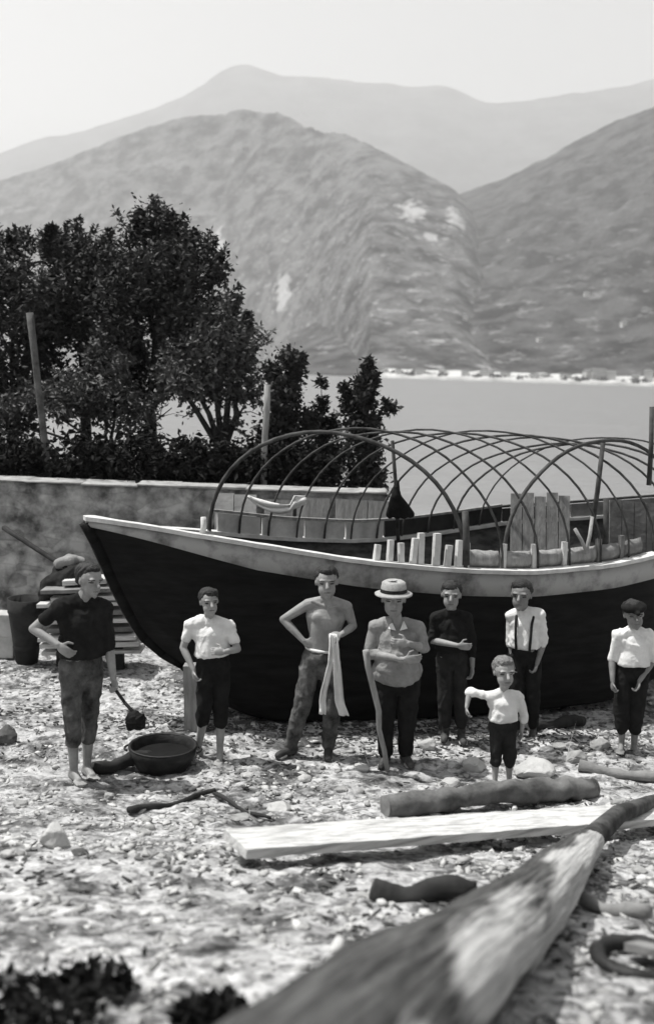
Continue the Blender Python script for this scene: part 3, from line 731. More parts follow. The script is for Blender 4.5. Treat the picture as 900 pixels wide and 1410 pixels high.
def strake_h(s): return min(interp([(0, .05), (.5, .10), (1.5, .22), (3, .235), (9, .235)], s), max(.03, (zg(s) - zk(s)) * .8))
def lips(s, sgn, t):
    """outer skin below the strake, t 0 top .. 1 keel"""
    z1 = zg(s) - strake_h(s); k = min(zk(s), z1 - .005); b1 = max(.012, hb(s) - .05)
    fine = sstep(.1, 1.9, s); tc = .5 + .38 * fine           # where the side turns into the bottom
    if t < tc:
        q = t / tc; w = b1 * (1 - (.62 - .54 * fine) * q ** 1.25) - .026 * min(1, s / .6) * ((q * 5.999) % 1.0 - .0) * (.5 + .5 * fine); z = z1 + (k + .05 * fine + (z1 - k) * .34 * (1 - fine) - z1) * q
    else:
        q = (t - tc) / (1 - tc); wc = b1 * (.38 + .54 * fine); w = wc * (1 - q); zc = k + .05 * fine + (z1 - k) * .34 * (1 - fine); z = zc + (k - zc) * q
    return W(s, sgn * w, z)
hull = MB(); NT = 40
for sgn in (-1, 1):
    vs = [lips(s, sgn, j / NT) for s in SS for j in range(NT + 1)]
    R = NT + 1
    hull.add(vs, [(i * R + j, (i + 1) * R + j, (i + 1) * R + j + 1, i * R + j + 1) for i in range(len(SS) - 1) for j in range(NT)])
hull.build('hull', M['tar'], boat)
kl = MB(); kp = [(s, zk(s)) for s in [0, .1, .2, .32, .45, .6, .8, 1.0, 1.4, 2, 3, 4, 5, 5.5, 6.2, 7, SEND - .3, SEND]]
for (s0, z0), (s1, z1) in zip(kp, kp[1:]): kl.beam(W(s0, 0, z0 + .02), W(s1, 0, z1 + .02), .09, .10, up=NX)
kl.build('keel', M['tar'], boat)
for sgn in (-1, 1):
    sk = MB(); vs = []
    for s in SS:
        h = strake_h(s); b = hb(s)
        for (o, z) in ((-.05, 0), (.0, 0), (.004, -h * .5), (-.012, -h), (-.06, -h)): vs.append(W(s, sgn * max(.008, b + o), zg(s) - heel(s, sgn) + z))
    sk.add(vs, [(i * 5 + j, (i + 1) * 5 + j, (i + 1) * 5 + j + 1, i * 5 + j + 1) for i in range(len(SS) - 1) for j in range(4)])
    sk.build('side_strake', M['strake'], boat)
    gn = MB(); vs = []
    for s in SS:
        b = hb(s); z = zg(s)
        for (o, dz) in ((-.13, .004), (-.13, .045), (.022, .045), (.022, .004)): vs.append(W(s, sgn * max(.006, b + o), z - heel(s, sgn) + dz + .006 * noise.noise(Vector((s * 5, sgn, 0)))))
    fs = [(i * 4 + j, (i + 1) * 4 + j, (i + 1) * 4 + (j + 1) % 4, i * 4 + (j + 1) % 4) for i in range(len(SS) - 1) for j in range(4)]
    gn.add(vs, fs + [(0, 1, 2, 3)]); gn.build('gunwale', M['pale_wood'], boat, smooth=False)
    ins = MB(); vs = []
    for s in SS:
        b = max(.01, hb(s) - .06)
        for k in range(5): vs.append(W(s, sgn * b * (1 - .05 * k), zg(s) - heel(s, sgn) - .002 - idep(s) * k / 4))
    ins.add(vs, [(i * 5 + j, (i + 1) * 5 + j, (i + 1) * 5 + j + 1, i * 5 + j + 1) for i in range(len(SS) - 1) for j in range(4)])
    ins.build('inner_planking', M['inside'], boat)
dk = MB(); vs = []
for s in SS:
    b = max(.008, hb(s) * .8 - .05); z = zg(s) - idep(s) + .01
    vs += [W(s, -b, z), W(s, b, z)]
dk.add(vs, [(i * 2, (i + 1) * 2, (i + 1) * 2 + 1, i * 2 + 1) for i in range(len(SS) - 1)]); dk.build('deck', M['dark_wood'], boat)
# far bulwark boards
def bulwark(s0, s1, sgn, z0, z1, m, off=.05, th=.03, name='bulwark_board'):
    b = MB(); vs = []; n = max(2, int((s1 - s0) / .1))
    for i in range(n + 1):
        s = s0 + (s1 - s0) * i / n; c = hb(s) - off
        for (o, z) in ((0, z0), (0, z1), (-th, z1), (-th, z0)): vs.append(W(s, sgn * (c + o), zg(s) - heel(s, sgn) + z))
    fs = [(i * 4 + j, (i + 1) * 4 + j, (i + 1) * 4 + (j + 1) % 4, i * 4 + (j + 1) % 4) for i in range(n) for j in range(4)]
    b.add(vs, fs + [(0, 1, 2, 3), tuple(n * 4 + k for k in (3, 2, 1, 0))]); return b.build(name, M[m], boat, smooth=False)
def s_at(px, sgn):
    best = min((abs(proj(W(s, sgn * (hb(s) - .08), zg(s)))[0] - px), s) for s in [k * .02 for k in range(5, int(SEND / .02))]); return best[1]
sA, sB, sC, sD = s_at(300, 1), s_at(530, 1), s_at(690, 1), s_at(785, 1)
print('STATIONS', [tuple(round(v, 2) for v in q) for q in ST], sA, sB, sC, sD, s_at(641, -1), s_at(287, 1))
for q in range(4):
    a0 = sA + (sB - sA) * q / 4; a1 = sA + (sB - sA) * (q + 1) / 4 - .03
    bulwark(a0, a1, 1, .03, .245, 'bulwark_pale')
bulwark(sB, sC, 1, .05, .25, 'dark_wood'); bulwark(sC + .02, sD, 1, .05, .22, 'dark_wood'); bulwark(sD + .02, SEND - .5, 1, .05, .22, 'mid_wood')
bulwark(sA - .1, sC, 1, .255, .285, 'grey_wood', off=.035, th=.05, name='top_rail'); bulwark(sC + .01, SEND - .4, 1, .235, .265, 'hoop', off=.035, th=.05, name='top_rail')
# near side: pale stanchions and low boards
for px, h in [(519, .16), (537, .22), (552, .20), (568, .26), (579, .32), (601, .33), (615, .22), (632, .28)]:
    s = s_at(px, -1); mb = MB(); p = W(s, -(hb(s) - .10), zg(s) + .04); mb.beam(p, p + Vector((random.uniform(-.02, .02), .02, h)), random.uniform(.045, .075), .05, up=NX, seg=3, wob=.002)
    mb.build('stanchion', M['pale_wood'], boat, smooth=False)
edges = [644, 694, 738, 780, 826, 858, 890]
for q in range(6):
    s0, s1 = s_at(edges[q] + 3, -1), s_at(edges[q + 1] - 3, -1)
    mb = MB(); n = 8; vs = []
    for i in range(n + 1):
        s = s0 + (s1 - s0) * i / n; bul = .03 * math.sin(PI * i / n)
        for (o, z) in ((.0, .045), (.02 + bul, .10), (.015 + bul, .17), (-.02, .215 + .012 * random.random()), (-.05, .21), (-.05, .045)): vs.append(W(s, -(hb(s) - .14 + o), zg(s) + z))
    fs = [(i * 6 + j, (i + 1) * 6 + j, (i + 1) * 6 + (j + 1) % 6, i * 6 + (j + 1) % 6) for i in range(n) for j in range(6)]
    mb.add(vs, fs + [(0, 1, 2, 3, 4, 5), tuple(n * 6 + k for k in (5, 4, 3, 2, 1, 0))]); mb.build('coaming_panel', M['grey_wood' if q < 4 else 'mid_wood'], boat)
    s = s_at(edges[q], -1); p = W(s, -(hb(s) - .13), zg(s) + .045); mb = MB(); mb.beam(p, p + Vector((0, .01, .25)), .05, .05, up=NX, seg=2); mb.build('stanchion', M['pale_wood' if q < 4 else 'mid_wood'], boat, smooth=False)
HOOPS = []
# hoops
def arc(p0, p1, h, r, name='hoop', lean=Vector((0, 0, 0)), n=26, pw=.93):
    mid = (p0 + p1) / 2; hv = (p1 - p0) / 2; pts = []
    for k in range(n + 1):
        ph = PI * k / n; pts.append(mid - hv * math.cos(ph) + (Vector((0, 0, h)) + lean) * (max(0, math.sin(ph)) ** pw) + Vector((noise.noise(Vector((p0.x * 9, k * .22, 1))), noise.noise(Vector((p0.x * 9, k * .22, 5))), noise.noise(Vector((p0.x * 9, k * .22, 9))))) * .028 * math.sin(ph))
    HOOPS.append(pts); mb = MB(); mb.tube(pts, r, 8); return mb.build(name, M['hoop'], boat)
sN0, sF0 = s_at(641, -1), s_at(287, 1); dS = .40
for k in range(11):
    sn, sf = sN0 + dS * k, sF0 + dS * k * 1.0
    if sn > SEND - .5: continue
    pn = W(sn, -(hb(sn) - .10), zg(sn) + .02); pf = W(sf, hb(sf) - .10, zg(sf) - heel(sf, 1) + .02)
    arc(pf, pn, 1.25 if k == 0 else 1.31 - .018 * k + .15 * math.exp(-((k - 4.5) / 2.6) ** 2) + random.uniform(-.03, .03), .023 if k == 0 else random.uniform(.011, .0155), 'main_hoop' if k == 0 else 'hoop')
s0 = s_at(698, -1); p0 = W(s0, -(hb(s0) - .16), zg(s0) + .15); p1 = at_y(925, 715, 12.2)
arc(p0, p1, 1.08, .021, 'main_hoop')
# struts, posts
def strut(a, b, r, m='hoop', name='strut'):
    mb = MB(); mb.tube([a, a.lerp(b, .5) + Vector((.01, 0, 0)), b], [r, r * .95, r * .9], 8); mb.build(name, M[m], boat)
strut(at_y(548, 745, 11.2), at_y(540, 607, 10.9), .022); strut(at_y(812, 745, 11.4), at_y(830, 608, 11.4), .030); strut(at_y(832, 760, 10.9), at_y(834, 686, 10.9), .034)
strut(at_y(641, 778, 9.75), at_y(640, 704, 9.75), .036); strut(at_y(278, 738, 9.75), at_y(280, 712, 9.75), .03, 'pale_wood')
strut(at_y(893, 668, 11.5), at_y(897, 560, 11.5), .03, name='mast_stub')
strut(at_y(808, 762, 10.6), at_y(791, 728, 10.6), .020, 'grey_wood'); strut(at_y(806, 762, 10.6), at_y(815, 712, 10.8), .022, 'grey_wood')
# boards standing inside the far side
sl0 = at_y(703, 757, 12.4); 
mb = MB()
for q in range(5):
    x0 = 702 + q * 16.5; a = at_y(x0 + 8, 770, 12.55); b = at_y(x0 + 8.5, 681 + random.uniform(-3, 3), 12.75); mb.beam(a, b, .138, .03, up=Vector((0, 1, 0)), seg=2)
o = mb.build('plank_screen', M['grey_wood'], org=at_y(742, 770, 12.55), smooth=False); tag(o, 'pale upright plank panel standing in the middle of the boat', 'panel')
mb = MB()
for q in range(4):
    x0 = 838 + q * 17; a = at_y(x0 + 8, 765, 12.9); b = at_y(x0 + 9, 688 + q * 1.5, 13.0); mb.beam(a, b, .15, .03, up=Vector((0, 1, 0)), seg=2)
o = mb.build('plank_screen', M['mid_wood'], org=at_y(870, 765, 12.9), smooth=False); tag(o, 'darker plank panel standing near the right edge of the boat', 'panel')
# dark jacket on the middle strut
mb = MB(); top = at_y(545, 672, 11.05); bl = at_y(531, 716, 11.15); br = at_y(570, 712, 11.15)

for (dx, r1_, r2_) in ((-7, .045, .05), (0, .05, .055), (8, .045, .05), (15, .035, .045)):
    mb.rc(at_y(545 + dx * .35, 682 + abs(dx - 2) * .35, 11.05), r1_, at_y(546 + dx * 1.25, 708, 11.12), r2_)
mb.rc(at_y(546, 664, 11.05), .025, at_y(545, 684, 11.05), .06)
me = remesh(mb, .012, 3, .010, 9, .5, top); o = link('jacket', me, M['black_cloth'], None, top); tag(o, 'dark jacket hung on a hoop post inside the boat', 'jacket')
# cloth hanging on the far rail
vs = []; n1, n2 = 14, 8
def on_hoop(k, px, py): return min((p for p in HOOPS[k][:14]), key=lambda p: abs(proj(p)[1] - py))
A = on_hoop(1, 350, 686).copy(); Bp = on_hoop(3, 420, 680).copy(); print('CLOTH', proj(A), proj(Bp))
for i in range(n1 + 1):
    for j in range(n2 + 1):
        u, v = i / n1, j / n2; p = A.lerp(Bp, u); sag = (.02 + .19 * max(0, math.sin(PI * (u * .85 + .05))) ** .8)
        p.z -= sag * (.55 + .45 * v) if u < .75 else sag * .9 * v; p.y += -.05 * v + .03 * math.sin(v * 9 + u * 7); vs.append(p)
fs = [(i * (n2 + 1) + j, (i + 1) * (n2 + 1) + j, (i + 1) * (n2 + 1) + j + 1, i * (n2 + 1) + j + 1) for i in range(n1) for j in range(n2)]
mb = MB(); mb.add(vs, fs); o = mb.build('hanging_cloth', M['white_cloth'], org=A); o.modifiers.new('t', 'SOLIDIFY').thickness = .012
tag(o, 'pale sagging cloth hung along the far side of the boat', 'cloth')

# props under the hull
def prop(px0, py0, px1, py1, Y, r, m, label, sq=False):
    a = on_ground(px0, py0); b = at_y(px1, py1, Y if Y else a.y); mb = MB()
    mb.beam(a - Vector((0, 0, .03)), b, r * 2, r * 1.6, up=Vector((0, 1, 0)), seg=4, wob=.006)
    o = mb.build('prop_post', M[m], org=a, smooth=False); tag(o, label, 'prop'); return o
prop(268, 1006, 266, 915, None, .085, 'grey_wood', 'short grey timber prop under the bow beside the boy')
# ------------------------------------------------------------------ people
def unit(v): return Vector(v).normalized()
def hand(mb, Wp, d, palm, thumb, S, curl=.5):
    """palm, four fingers of different lengths and a thumb leaving the side of the palm"""
    d = unit(d); palm = unit(palm - d * palm.dot(d)); th = unit(thumb - d * thumb.dot(d) - palm * thumb.dot(palm))
    k = S * .095
    c = Wp + d * k * .5
    mb.ell(c, d * k * .62, th * k * .43, palm * k * .19)
    for q, (off, ln) in enumerate(((.33, .80), (.11, .90), (-.11, .84), (-.32, .66))):
        b = Wp + d * k * .92 + th * off * k; l = ln * k
        a1 = curl * .9; d1 = d * math.cos(a1) + palm * math.sin(a1); a2 = a1 + curl * 1.3; d2 = d * math.cos(a2) + palm * math.sin(a2)
        a3 = a2 + curl * .9; d3 = d * math.cos(a3) + palm * math.sin(a3)
        p1 = b + d1 * l * .45; p2 = p1 + d2 * l * .32; p3 = p2 + d3 * l * .23
        r = .0088 * S
        mb.rc(b - d * k * .25, r * 1.1, p1, r, 8); mb.rc(p1, r, p2, r * .92, 8); mb.rc(p2, r * .92, p3, r * .8, 8)
    t0 = Wp + d * k * .28 + th * k * .36; t1 = t0 + (d * .6 + th * .75 + palm * .25).normalized() * k * .42; t2 = t1 + (d * .85 + th * .25 + palm * .45).normalized() * k * .36
    mb.rc(t0 - th * k * .12, .0115 * S, t1, .0105 * S, 8); mb.rc(t1, .0105 * S, t2, .0085 * S, 8)

def person(label, S, J, head, feet, hf, skin='skin', hair='hair', shirt=None, sleeve=.6, trousers='dark_cloth', hem=.95, shoes=None, hat=None, build=1.0, belly=0.0, hands=None, tuck=True, susp=False, legw=1.0, loose=.03, collar=None, belt=None, hshift=0.0):
    """J: (px, py, depth offset) for joints; head: (top px,py, chin px,py, dy); feet: A/B -> heel & toe pixels on the ground"""
    F = {}
    for k in 'AB':
        h0 = on_ground(*feet[k][0]); t0 = on_ground(*feet[k][1])
        d = Vector((t0.x - h0.x, t0.y - h0.y, 0)); L = .20 * S
        if d.length < .05: d = Vector((0, -1, 0))
        d.normalize(); t0 = h0 + d * L; t0.z = gh(t0.x, t0.y); F[k] = (h0, t0, d)
    Y = (F['A'][0].y + F['B'][0].y) / 2
    P = {k: at_y(v[0], v[1], Y + v[2]) for k, v in J.items()}
    base = (F['A'][0] + F['B'][0]) / 2
    root = empty('person', base, label, 'person')
    up = Vector((0, 0, 1))
    SM = (P['shA'] + P['shB']) / 2; HM = (P['hpA'] + P['hpB']) / 2
    tu = unit(SM - HM); rt = unit(P['shB'] - P['shA']); rt = unit(rt - tu * rt.dot(tu)); fw = rt.cross(tu)
    tl = (SM - HM).length
    rh = P['hpB'] - P['hpA']; rh = unit(rh - tu * rh.dot(tu)) if rh.length > .02 else rt
    fh = rh.cross(tu)
    sw = (P['shB'] - P['shA']).length / 2
    def torso(mb, g, low=True, hi=True, blouse=0.0):
        bw = build; c0 = max(sw * .80, .125 * S) * (1 + (bw - 1) * .6)
        secs = [(1.00, c0 * .72, .070 * S, -.012), (.92, c0 * .96, .088 * S, -.004), (.80, c0 * 1.02, .104 * S * bw, .004), (.62, max(c0 * .96, .135 * S * bw), .104 * S * bw + belly * .2, .008), (.42, .128 * S * bw + blouse, .094 * S * bw + belly * .55 + blouse, .010 + belly * .3), (.22, .130 * S * bw + blouse * 1.2, .094 * S * bw + belly * .65 + blouse * 1.2, .010 + belly * .35)]
        if low: secs += [(.06, .148 * S * bw, .106 * S * bw + belly * .3, .004), (-.06, .140 * S * bw, .100 * S * bw, -.004), (-.13, .10 * S * bw, .07 * S, -.004)]
        n = 28; vs = []; fs = []
        for (t, a_, b_, o_) in secs:
            q = max(0, min(1, t / .8)); rr_ = unit(rh.lerp(rt, q)); ff_ = rr_.cross(tu)
            c = HM + tu * tl * t + ff_ * o_ * S
            for k in range(n):
                an_ = 2 * PI * k / n; ca, sa = math.cos(an_), math.sin(an_)
                ca = math.copysign(abs(ca) ** .85, ca); sa = math.copysign(abs(sa) ** .85, sa)
                vs.append(c + rr_ * ca * (a_ + g) + ff_ * sa * (b_ + g))
        for i in range(len(secs) - 1):
            for k in range(n): fs.append((i * n + k, i * n + (k + 1) % n, (i + 1) * n + (k + 1) % n, (i + 1) * n + k))
        fs.append(tuple(range(n))); fs.append(tuple((len(secs) - 1) * n + k for k in range(n - 1, -1, -1)))
        mb.add(vs, fs)
        for k in 'AB':
            mb.rc(SM + tu * .005 * S + (P['sh' + k] - SM) * .30 + tu * .030 * S, .048 * S + g, P['sh' + k] - tu * .005 * S, .054 * S + g)
            mb.rc(HM + tu * tl * .80 + (P['sh' + k] - SM) * .62, .075 * S + g, HM + tu * tl * .55 + (P['sh' + k] - SM) * .50, .060 * S * bw + g)
    AN = {}
    body = MB(); torso(body, 0)
    for sg in ((-1, 1) if not shirt else ()):
        body.ell(HM + tu * tl * .78 + rt * sg * .062 * S + fw * .078 * S, rt * .062 * S, fw * .030 * S, tu * .055 * S)
        body.rc(SM + fw * .06 * S + rt * sg * .02 * S + tu * .0 * S, .014 * S, SM + rt * sg * sw * .8 + fw * .045 * S + tu * .03 * S, .012 * S, 8)
    # head
    top = at_y(head[0], head[1], Y + head[4]); chin = at_y(head[2], head[3], Y + head[4]); hc = (top + chin) / 2; hh = (top - chin).length / 2
    hu = unit(top - chin); hf = Vector(hf); hf = unit(hf - hu * hf.dot(hu)); hr = hf.cross(hu)
    nb = SM + tu * .045 * S
    body.rc(nb - tu * .03, .062 * S, hc - hu * hh * .35 - hf * hh * .12, .050 * S)
    body.ell(hc + hu * hh * .24 - hf * hh * .10, hr * hh * .68, hf * hh * .84, hu * hh * .76)
    body.ell(hc - hu * hh * .38 + hf * hh * .18, hr * hh * .53, hf * hh * .58, hu * hh * .58)
    body.rc(hc + hf * hh * .70 + hu * hh * .10, hh * .09, hc + hf * hh * .92 - hu * hh * .18, hh * .13, 8)
    body.rc(hc + hf * hh * .64 + hu * hh * .22 - hr * hh * .36, hh * .115, hc + hf * hh * .64 + hu * hh * .22 + hr * hh * .36, hh * .115, 8)
    body.rc(hc + hf * hh * .66 - hu * hh * .50 - hr * hh * .14, hh * .08, hc + hf * hh * .66 - hu * hh * .50 + hr * hh * .14, hh * .08, 8)
    body.rc(hc + hf * hh * .58 - hu * hh * .80, hh * .16, hc + hf * hh * .58 - hu * hh * .78, hh * .16, 8)
    for sgn in (-1, 1): body.ell(hc + hr * sgn * hh * .66 - hf * hh * .10 - hu * hh * .02, hr * hh * .07, hf * hh * .12, hu * hh * .20, 10, 8)
    for sgn in (-1, 1): body.rc(hc + hf * hh * .40 - hu * hh * .16 + hr * sgn * hh * .32, hh * .12, hc + hf * hh * .42 - hu * hh * .40 + hr * sgn * hh * .27, hh * .16, 8)
    # arms, legs
    for k in 'AB':
        sh, el, wr = P['sh' + k], P['el' + k], P['wr' + k]
        body.rc(sh, .048 * S, sh.lerp(el, .35), .046 * S); body.rc(sh.lerp(el, .35), .046 * S, el, .036 * S)
        body.rc(el, .036 * S, el.lerp(wr, .3), .038 * S); body.rc(el.lerp(wr, .3), .038 * S, wr, .025 * S)
        hd = (hands or {}).get(k, {})
        dirn = Vector(hd.get('dir', wr - el)); pal = Vector(hd.get('palm', (.9 if k == 'A' else -.9, -.2, 0))); thu = Vector(hd.get('thumb', (0, -1, .2)))
        hand(body, wr, dirn, pal, thu, S, hd.get('curl', .55))
        hp, kn = P['hp' + k], P['kn' + k]; h0, t0, fd = F[k]
        an = h0 + up * .085 * S + fd * .035 * S; AN[k] = an
        body.rc(hp, .080 * S, kn, .052 * S); body.rc(kn, .050 * S, kn.lerp(an, .3) - fd * .012 * S, .052 * S); body.rc(kn.lerp(an, .3) - fd * .012 * S, .052 * S, an, .032 * S)
        body.rc(an, .034 * S, h0 + up * .032 * S, .032 * S); body.rc(h0 + up * .036 * S, .034 * S, h0 + fd * .13 * S + up * .030 * S, .030 * S); body.rc(an - up * .02 * S, .032 * S, h0 + fd * .13 * S + up * .028 * S, .030 * S)
        sd = fd.cross(up)
        for q in range(5): body.rc(h0 + fd * .13 * S + sd * (q - 2) * .017 * S + up * .022 * S, .016 * S, h0 + fd * (.205 - .008 * abs(q - 1.5)) * S + sd * (q - 2) * .018 * S + up * .015 * S, .011 * S, 6)
    me = remesh(body, .0056 * max(S, .8), 3, 0, org=base)
    o = link('body', me, [M[skin], M['eye'], M['lip']], root)
    idx = [0] * len(me.polygons)
    E = [hc + hf * hh * .72 + hu * hh * .04 + hr * sg * hh * .32 - base for sg in (-1, 1)]; MO = hc + hf * hh * .74 - hu * hh * .50 - base
    for p in me.polygons:
        c = p.center
        for e in E:
            v = c - e; a, b = v.dot(hr) / (hh * .13), v.dot(hu) / (hh * .05); 
            if v.length < hh * .35 and a * a + b * b < 1: idx[p.index] = 1
            b2 = (v.dot(hu) - hh * .16) / (hh * .035); a2 = v.dot(hr) / (hh * .19)
            if v.length < hh * .4 and a2 * a2 + b2 * b2 < 1: idx[p.index] = 1
        v = c - MO
        if v.length < hh * .3:
            a, b = v.dot(hr) / (hh * .22), v.dot(hu) / (hh * .05)
            if a * a + b * b < 1: idx[p.index] = 2
    me.polygons.foreach_set('material_index', idx)
    # hair
    if hair:
        R2 = random.Random(label); jx = R2.uniform(-.1, .1); jy = R2.uniform(-.06, .06); hc0 = hc; hc = hc - hf * hh * (hshift + R2.uniform(0, .08)) + hu * hh * (hshift * .2)
        hm = MB(); hm.ell(hc + hu * hh * .42 - hf * hh * .22, hr * hh * .76, hf * hh * .82, hu * hh * .66)
        hm.ell(hc + hu * hh * (.70 + jy) + hf * hh * .12 + hr * hh * jx, hr * hh * .58, hf * hh * .58, hu * hh * .36)
        hm.ell(hc + hu * hh * .05 - hf * hh * .42, hr * hh * .66, hf * hh * .48, hu * hh * .52)
        h2 = remesh(hm, .007, 1, .010, 24, org=base); link('hair', h2, M[hair], root); hc = hc0
    if hat:
        hm = MB(); hb0 = hc + hu * hh * .44 - hf * hh * .06
        if hat == 'cap':
            hm.ell(hb0 + hu * hh * .12, hr * hh * .90, hf * hh * 1.0, hu * hh * .48); hm.rc(hb0 + hf * hh * .7, hh * .25, hb0 + hf * hh * 1.15 - hu * hh * .1, hh * .16)
            me2 = remesh(hm, .009, 2, .004, 12, org=base); link('cap', me2, M['black_cloth'], root)
        elif hat == 'cover':
            hm.ell(hb0 + hu * hh * .02, hr * hh * .80, hf * hh * .94, hu * hh * .52); me2 = remesh(hm, .009, 2, .004, 12, org=base); link('cap', me2, M['white_cloth'], root)
        else:
            b1 = hb0 - hu * hh * .02
            hm.lathe(b1, [(hh * 1.10, -hh * .12), (hh * 1.12, -.05 * hh), (hh * 1.0, hh * .0), (hh * .78, hh * .05), (hh * .75, hh * .30), (hh * .69, hh * .62), (hh * .52, hh * .72), (hh * .3, hh * .64), (.001, hh * .62)], 28, hr, hf * 1.12, hu)
            hm.lathe(b1, [(hh * 1.10, -hh * .12), (hh * .95, -hh * .06), (hh * .76, -.02 * hh)], 28, hr, hf * 1.12, hu)
            o2 = hm.build('hat', M[hat], root)
            bd = MB(); bd.lathe(b1, [(hh * .80, hh * .06), (hh * .775, hh * .26)], 28, hr, hf * 1.12, hu); q = bd.build('hat_band', M['dark_cloth'], o2, org=base)
            q.location = (0, 0, 0)
    # shirt
    if shirt:
        sm = MB(); torso(sm, .016 * S, low=not tuck, blouse=loose * S)
        if tuck: sm.ell(HM + tu * tl * .26, rt * (.140 * S * build + .02), fw * (.108 * S * build + belly * .5 + .02), tu * (tl * .16))
        else: sm.ell(HM + tu * tl * .12, rh * (.185 * S * build + .02), fh * (.150 * S * build + belly * .6), tu * (.15 * S))
        for k in 'AB':
            sh, el, wr = P['sh' + k], P['el' + k], P['wr' + k]; sv = sleeve[k] if isinstance(sleeve, dict) else sleeve
            e = sh.lerp(el, min(1, sv)); r1 = .058 * S
            sm.rc(sh, r1, e, r1 * .90)
            if sv > 1: sm.rc(el, r1 * .92, el.lerp(wr, sv - 1), .046 * S)
        sm.rc(SM + tu * .03 * S, .075 * S, SM + tu * .045 * S, .066 * S)
        me2 = remesh(sm, .009, 3, .009, 6, 1.0, base); so = link('shirt', me2, M[shirt], root)
        if susp:
            for sg in (-1, 1):
                b = MB(); pts = [HM + tu * tl * .20 + rt * sg * .075 * S + fw * (.158 * S), HM + tu * tl * .55 + rt * sg * .085 * S + fw * (.160 * S), HM + tu * tl * .86 + rt * sg * .09 * S + fw * (.135 * S), HM + tu * tl * 1.06 + rt * sg * .10 * S + fw * .02]
                b.tube(pts, .013, 6); b.build('suspender', M['dark_cloth'], root)
    if collar:
        for sg in (-1, 1):
            b = MB(); p0_ = SM + tu * .075 * S + rt * sg * .055 * S + fw * .03 * S; p1_ = SM + tu * .0 * S + rt * sg * .018 * S + fw * .105 * S; p2_ = SM + tu * .015 * S + rt * sg * .085 * S + fw * .09 * S
            off = fw * .012; b.add([p0_, p1_, p2_, p0_ + off, p1_ + off, p2_ + off], [(2, 1, 0), (3, 4, 5), (0, 1, 4, 3), (1, 2, 5, 4), (2, 0, 3, 5)]); b.build('collar', M[collar], root, smooth=False)
    if belt:
        b = MB(); pts = [HM + tu * tl * .20 + rt * math.cos(q) * (.142 * S * build) + fw * math.sin(q) * (.112 * S * build) for q in [2 * PI * k / 24 for k in range(25)]]
        b.tube(pts, .014, 6, cap=False); b.build('belt', M[belt], root)
    # trousers
    tm = MB(); g = .018 * S
    tm.ell(HM + tu * tl * .05, rh * (.150 * S * build + g), fh * (.112 * S * build + belly * .4 + g), tu * (.135 * S))
    tm.rc(HM - tu * .06 * S - rh * .05 * S, .098 * S * build, HM - tu * .06 * S + rh * .05 * S, .098 * S * build)
    tm.rc(HM - tu * .11 * S - rh * .03 * S, .075 * S, HM - tu * .11 * S + rh * .03 * S, .075 * S)
    tm.rc(HM + tu * tl * .22 - rt * .05 * S * build, .095 * S * build + belly * .3, HM + tu * tl * .22 + rt * .05 * S * build, .095 * S * build + belly * .3)
    for k in 'AB':
        hp, kn, an = P['hp' + k], P['kn' + k], AN[k]; e = kn.lerp(an, hem)
        tm.rc(hp, .096 * S * (build ** .5) * legw, kn, .076 * S * legw); tm.rc(kn, .076 * S * legw, e, (.070 - .012 * hem) * S * legw)
    me3 = remesh(tm, .009, 2, .009, 6, 1.0, base); link('trousers', me3, M[trousers], root)
    if shoes:
        for k in 'AB':
            h0, t0, fd = F[k]; b = MB(); z = up * .04 * S
            b.rc(h0 + z, .044 * S, h0 + fd * .10 * S + z * .95, .043 * S); b.rc(h0 + fd * .08 * S + z, .044 * S, h0 + fd * .19 * S + z * .8, .036 * S); b.rc(h0 + z, .042 * S, AN[k] + up * .03 * S, .044 * S)
            me4 = remesh(b, .008, 2, .002, 14, org=base); link('shoe', me4, M[shoes], root)
    return root, P, F, Y

# 1 man with the tar mop
r1, P1, F1, Y1 = person('barefoot man in a black t-shirt holding a tar mop, hand on hip, at far left', 1.08,
    dict(shA=(83, 836, -.05), shB=(142, 836, .10), elA=(46, 866, -.08), elB=(150, 890, .06), wrA=(80, 888, -.18), wrB=(156, 934, -.02), hpA=(98, 920, -.04), hpB=(126, 920, .08), knA=(100, 985, -.14), knB=(124, 980, .04)),
    (126, 778, 122, 822, .02), {'A': ((99, 1072), (112, 1082)), 'B': ((117, 1066), (134, 1076))}, (.75, -.66, -.08), skin='skin', hair='hair', shirt='black_cloth', sleeve={'A': .55, 'B': 1.0}, trousers='worn_cloth', hem=.48,
    hands={'A': dict(dir=(.7, -.2, -.5), palm=(.2, 1, 0), thumb=(.3, 0, 1), curl=.5), 'B': dict(dir=(.25, -.25, -.9), palm=(-.6, -.5, 0), thumb=(.5, -.8, 0), curl=1.25)}, legw=.92, build=1.05, hshift=.10)
# 2 boy in white shirt
person('boy in a white short-sleeved shirt and knee breeches beside the tar basin', .88,
    dict(shA=(263, 860, 0), shB=(315, 862, 0), elA=(252, 892, -.02), elB=(327, 894, -.05), wrA=(266, 922, -.12), wrB=(309, 898, -.20), hpA=(284, 912, 0), hpB=(304, 912, 0), knA=(281, 975, -.08), knB=(304, 978, -.03)),
    (287, 811, 289, 847, -.01), {'A': ((276, 1042), (255, 1046)), 'B': ((303, 1046), (298, 1060))}, (.35, -.93, -.05), skin='skin_pale', shirt='white_cloth', sleeve=.62, trousers='black_cloth', hem=.30,
    hands={'A': dict(dir=(.15, -.1, -1), palm=(.9, .2, 0), thumb=(0, -1, 0), curl=.7), 'B': dict(dir=(-.9, -.2, .1), palm=(0, .8, -.3), thumb=(0, 0, 1), curl=.6)})
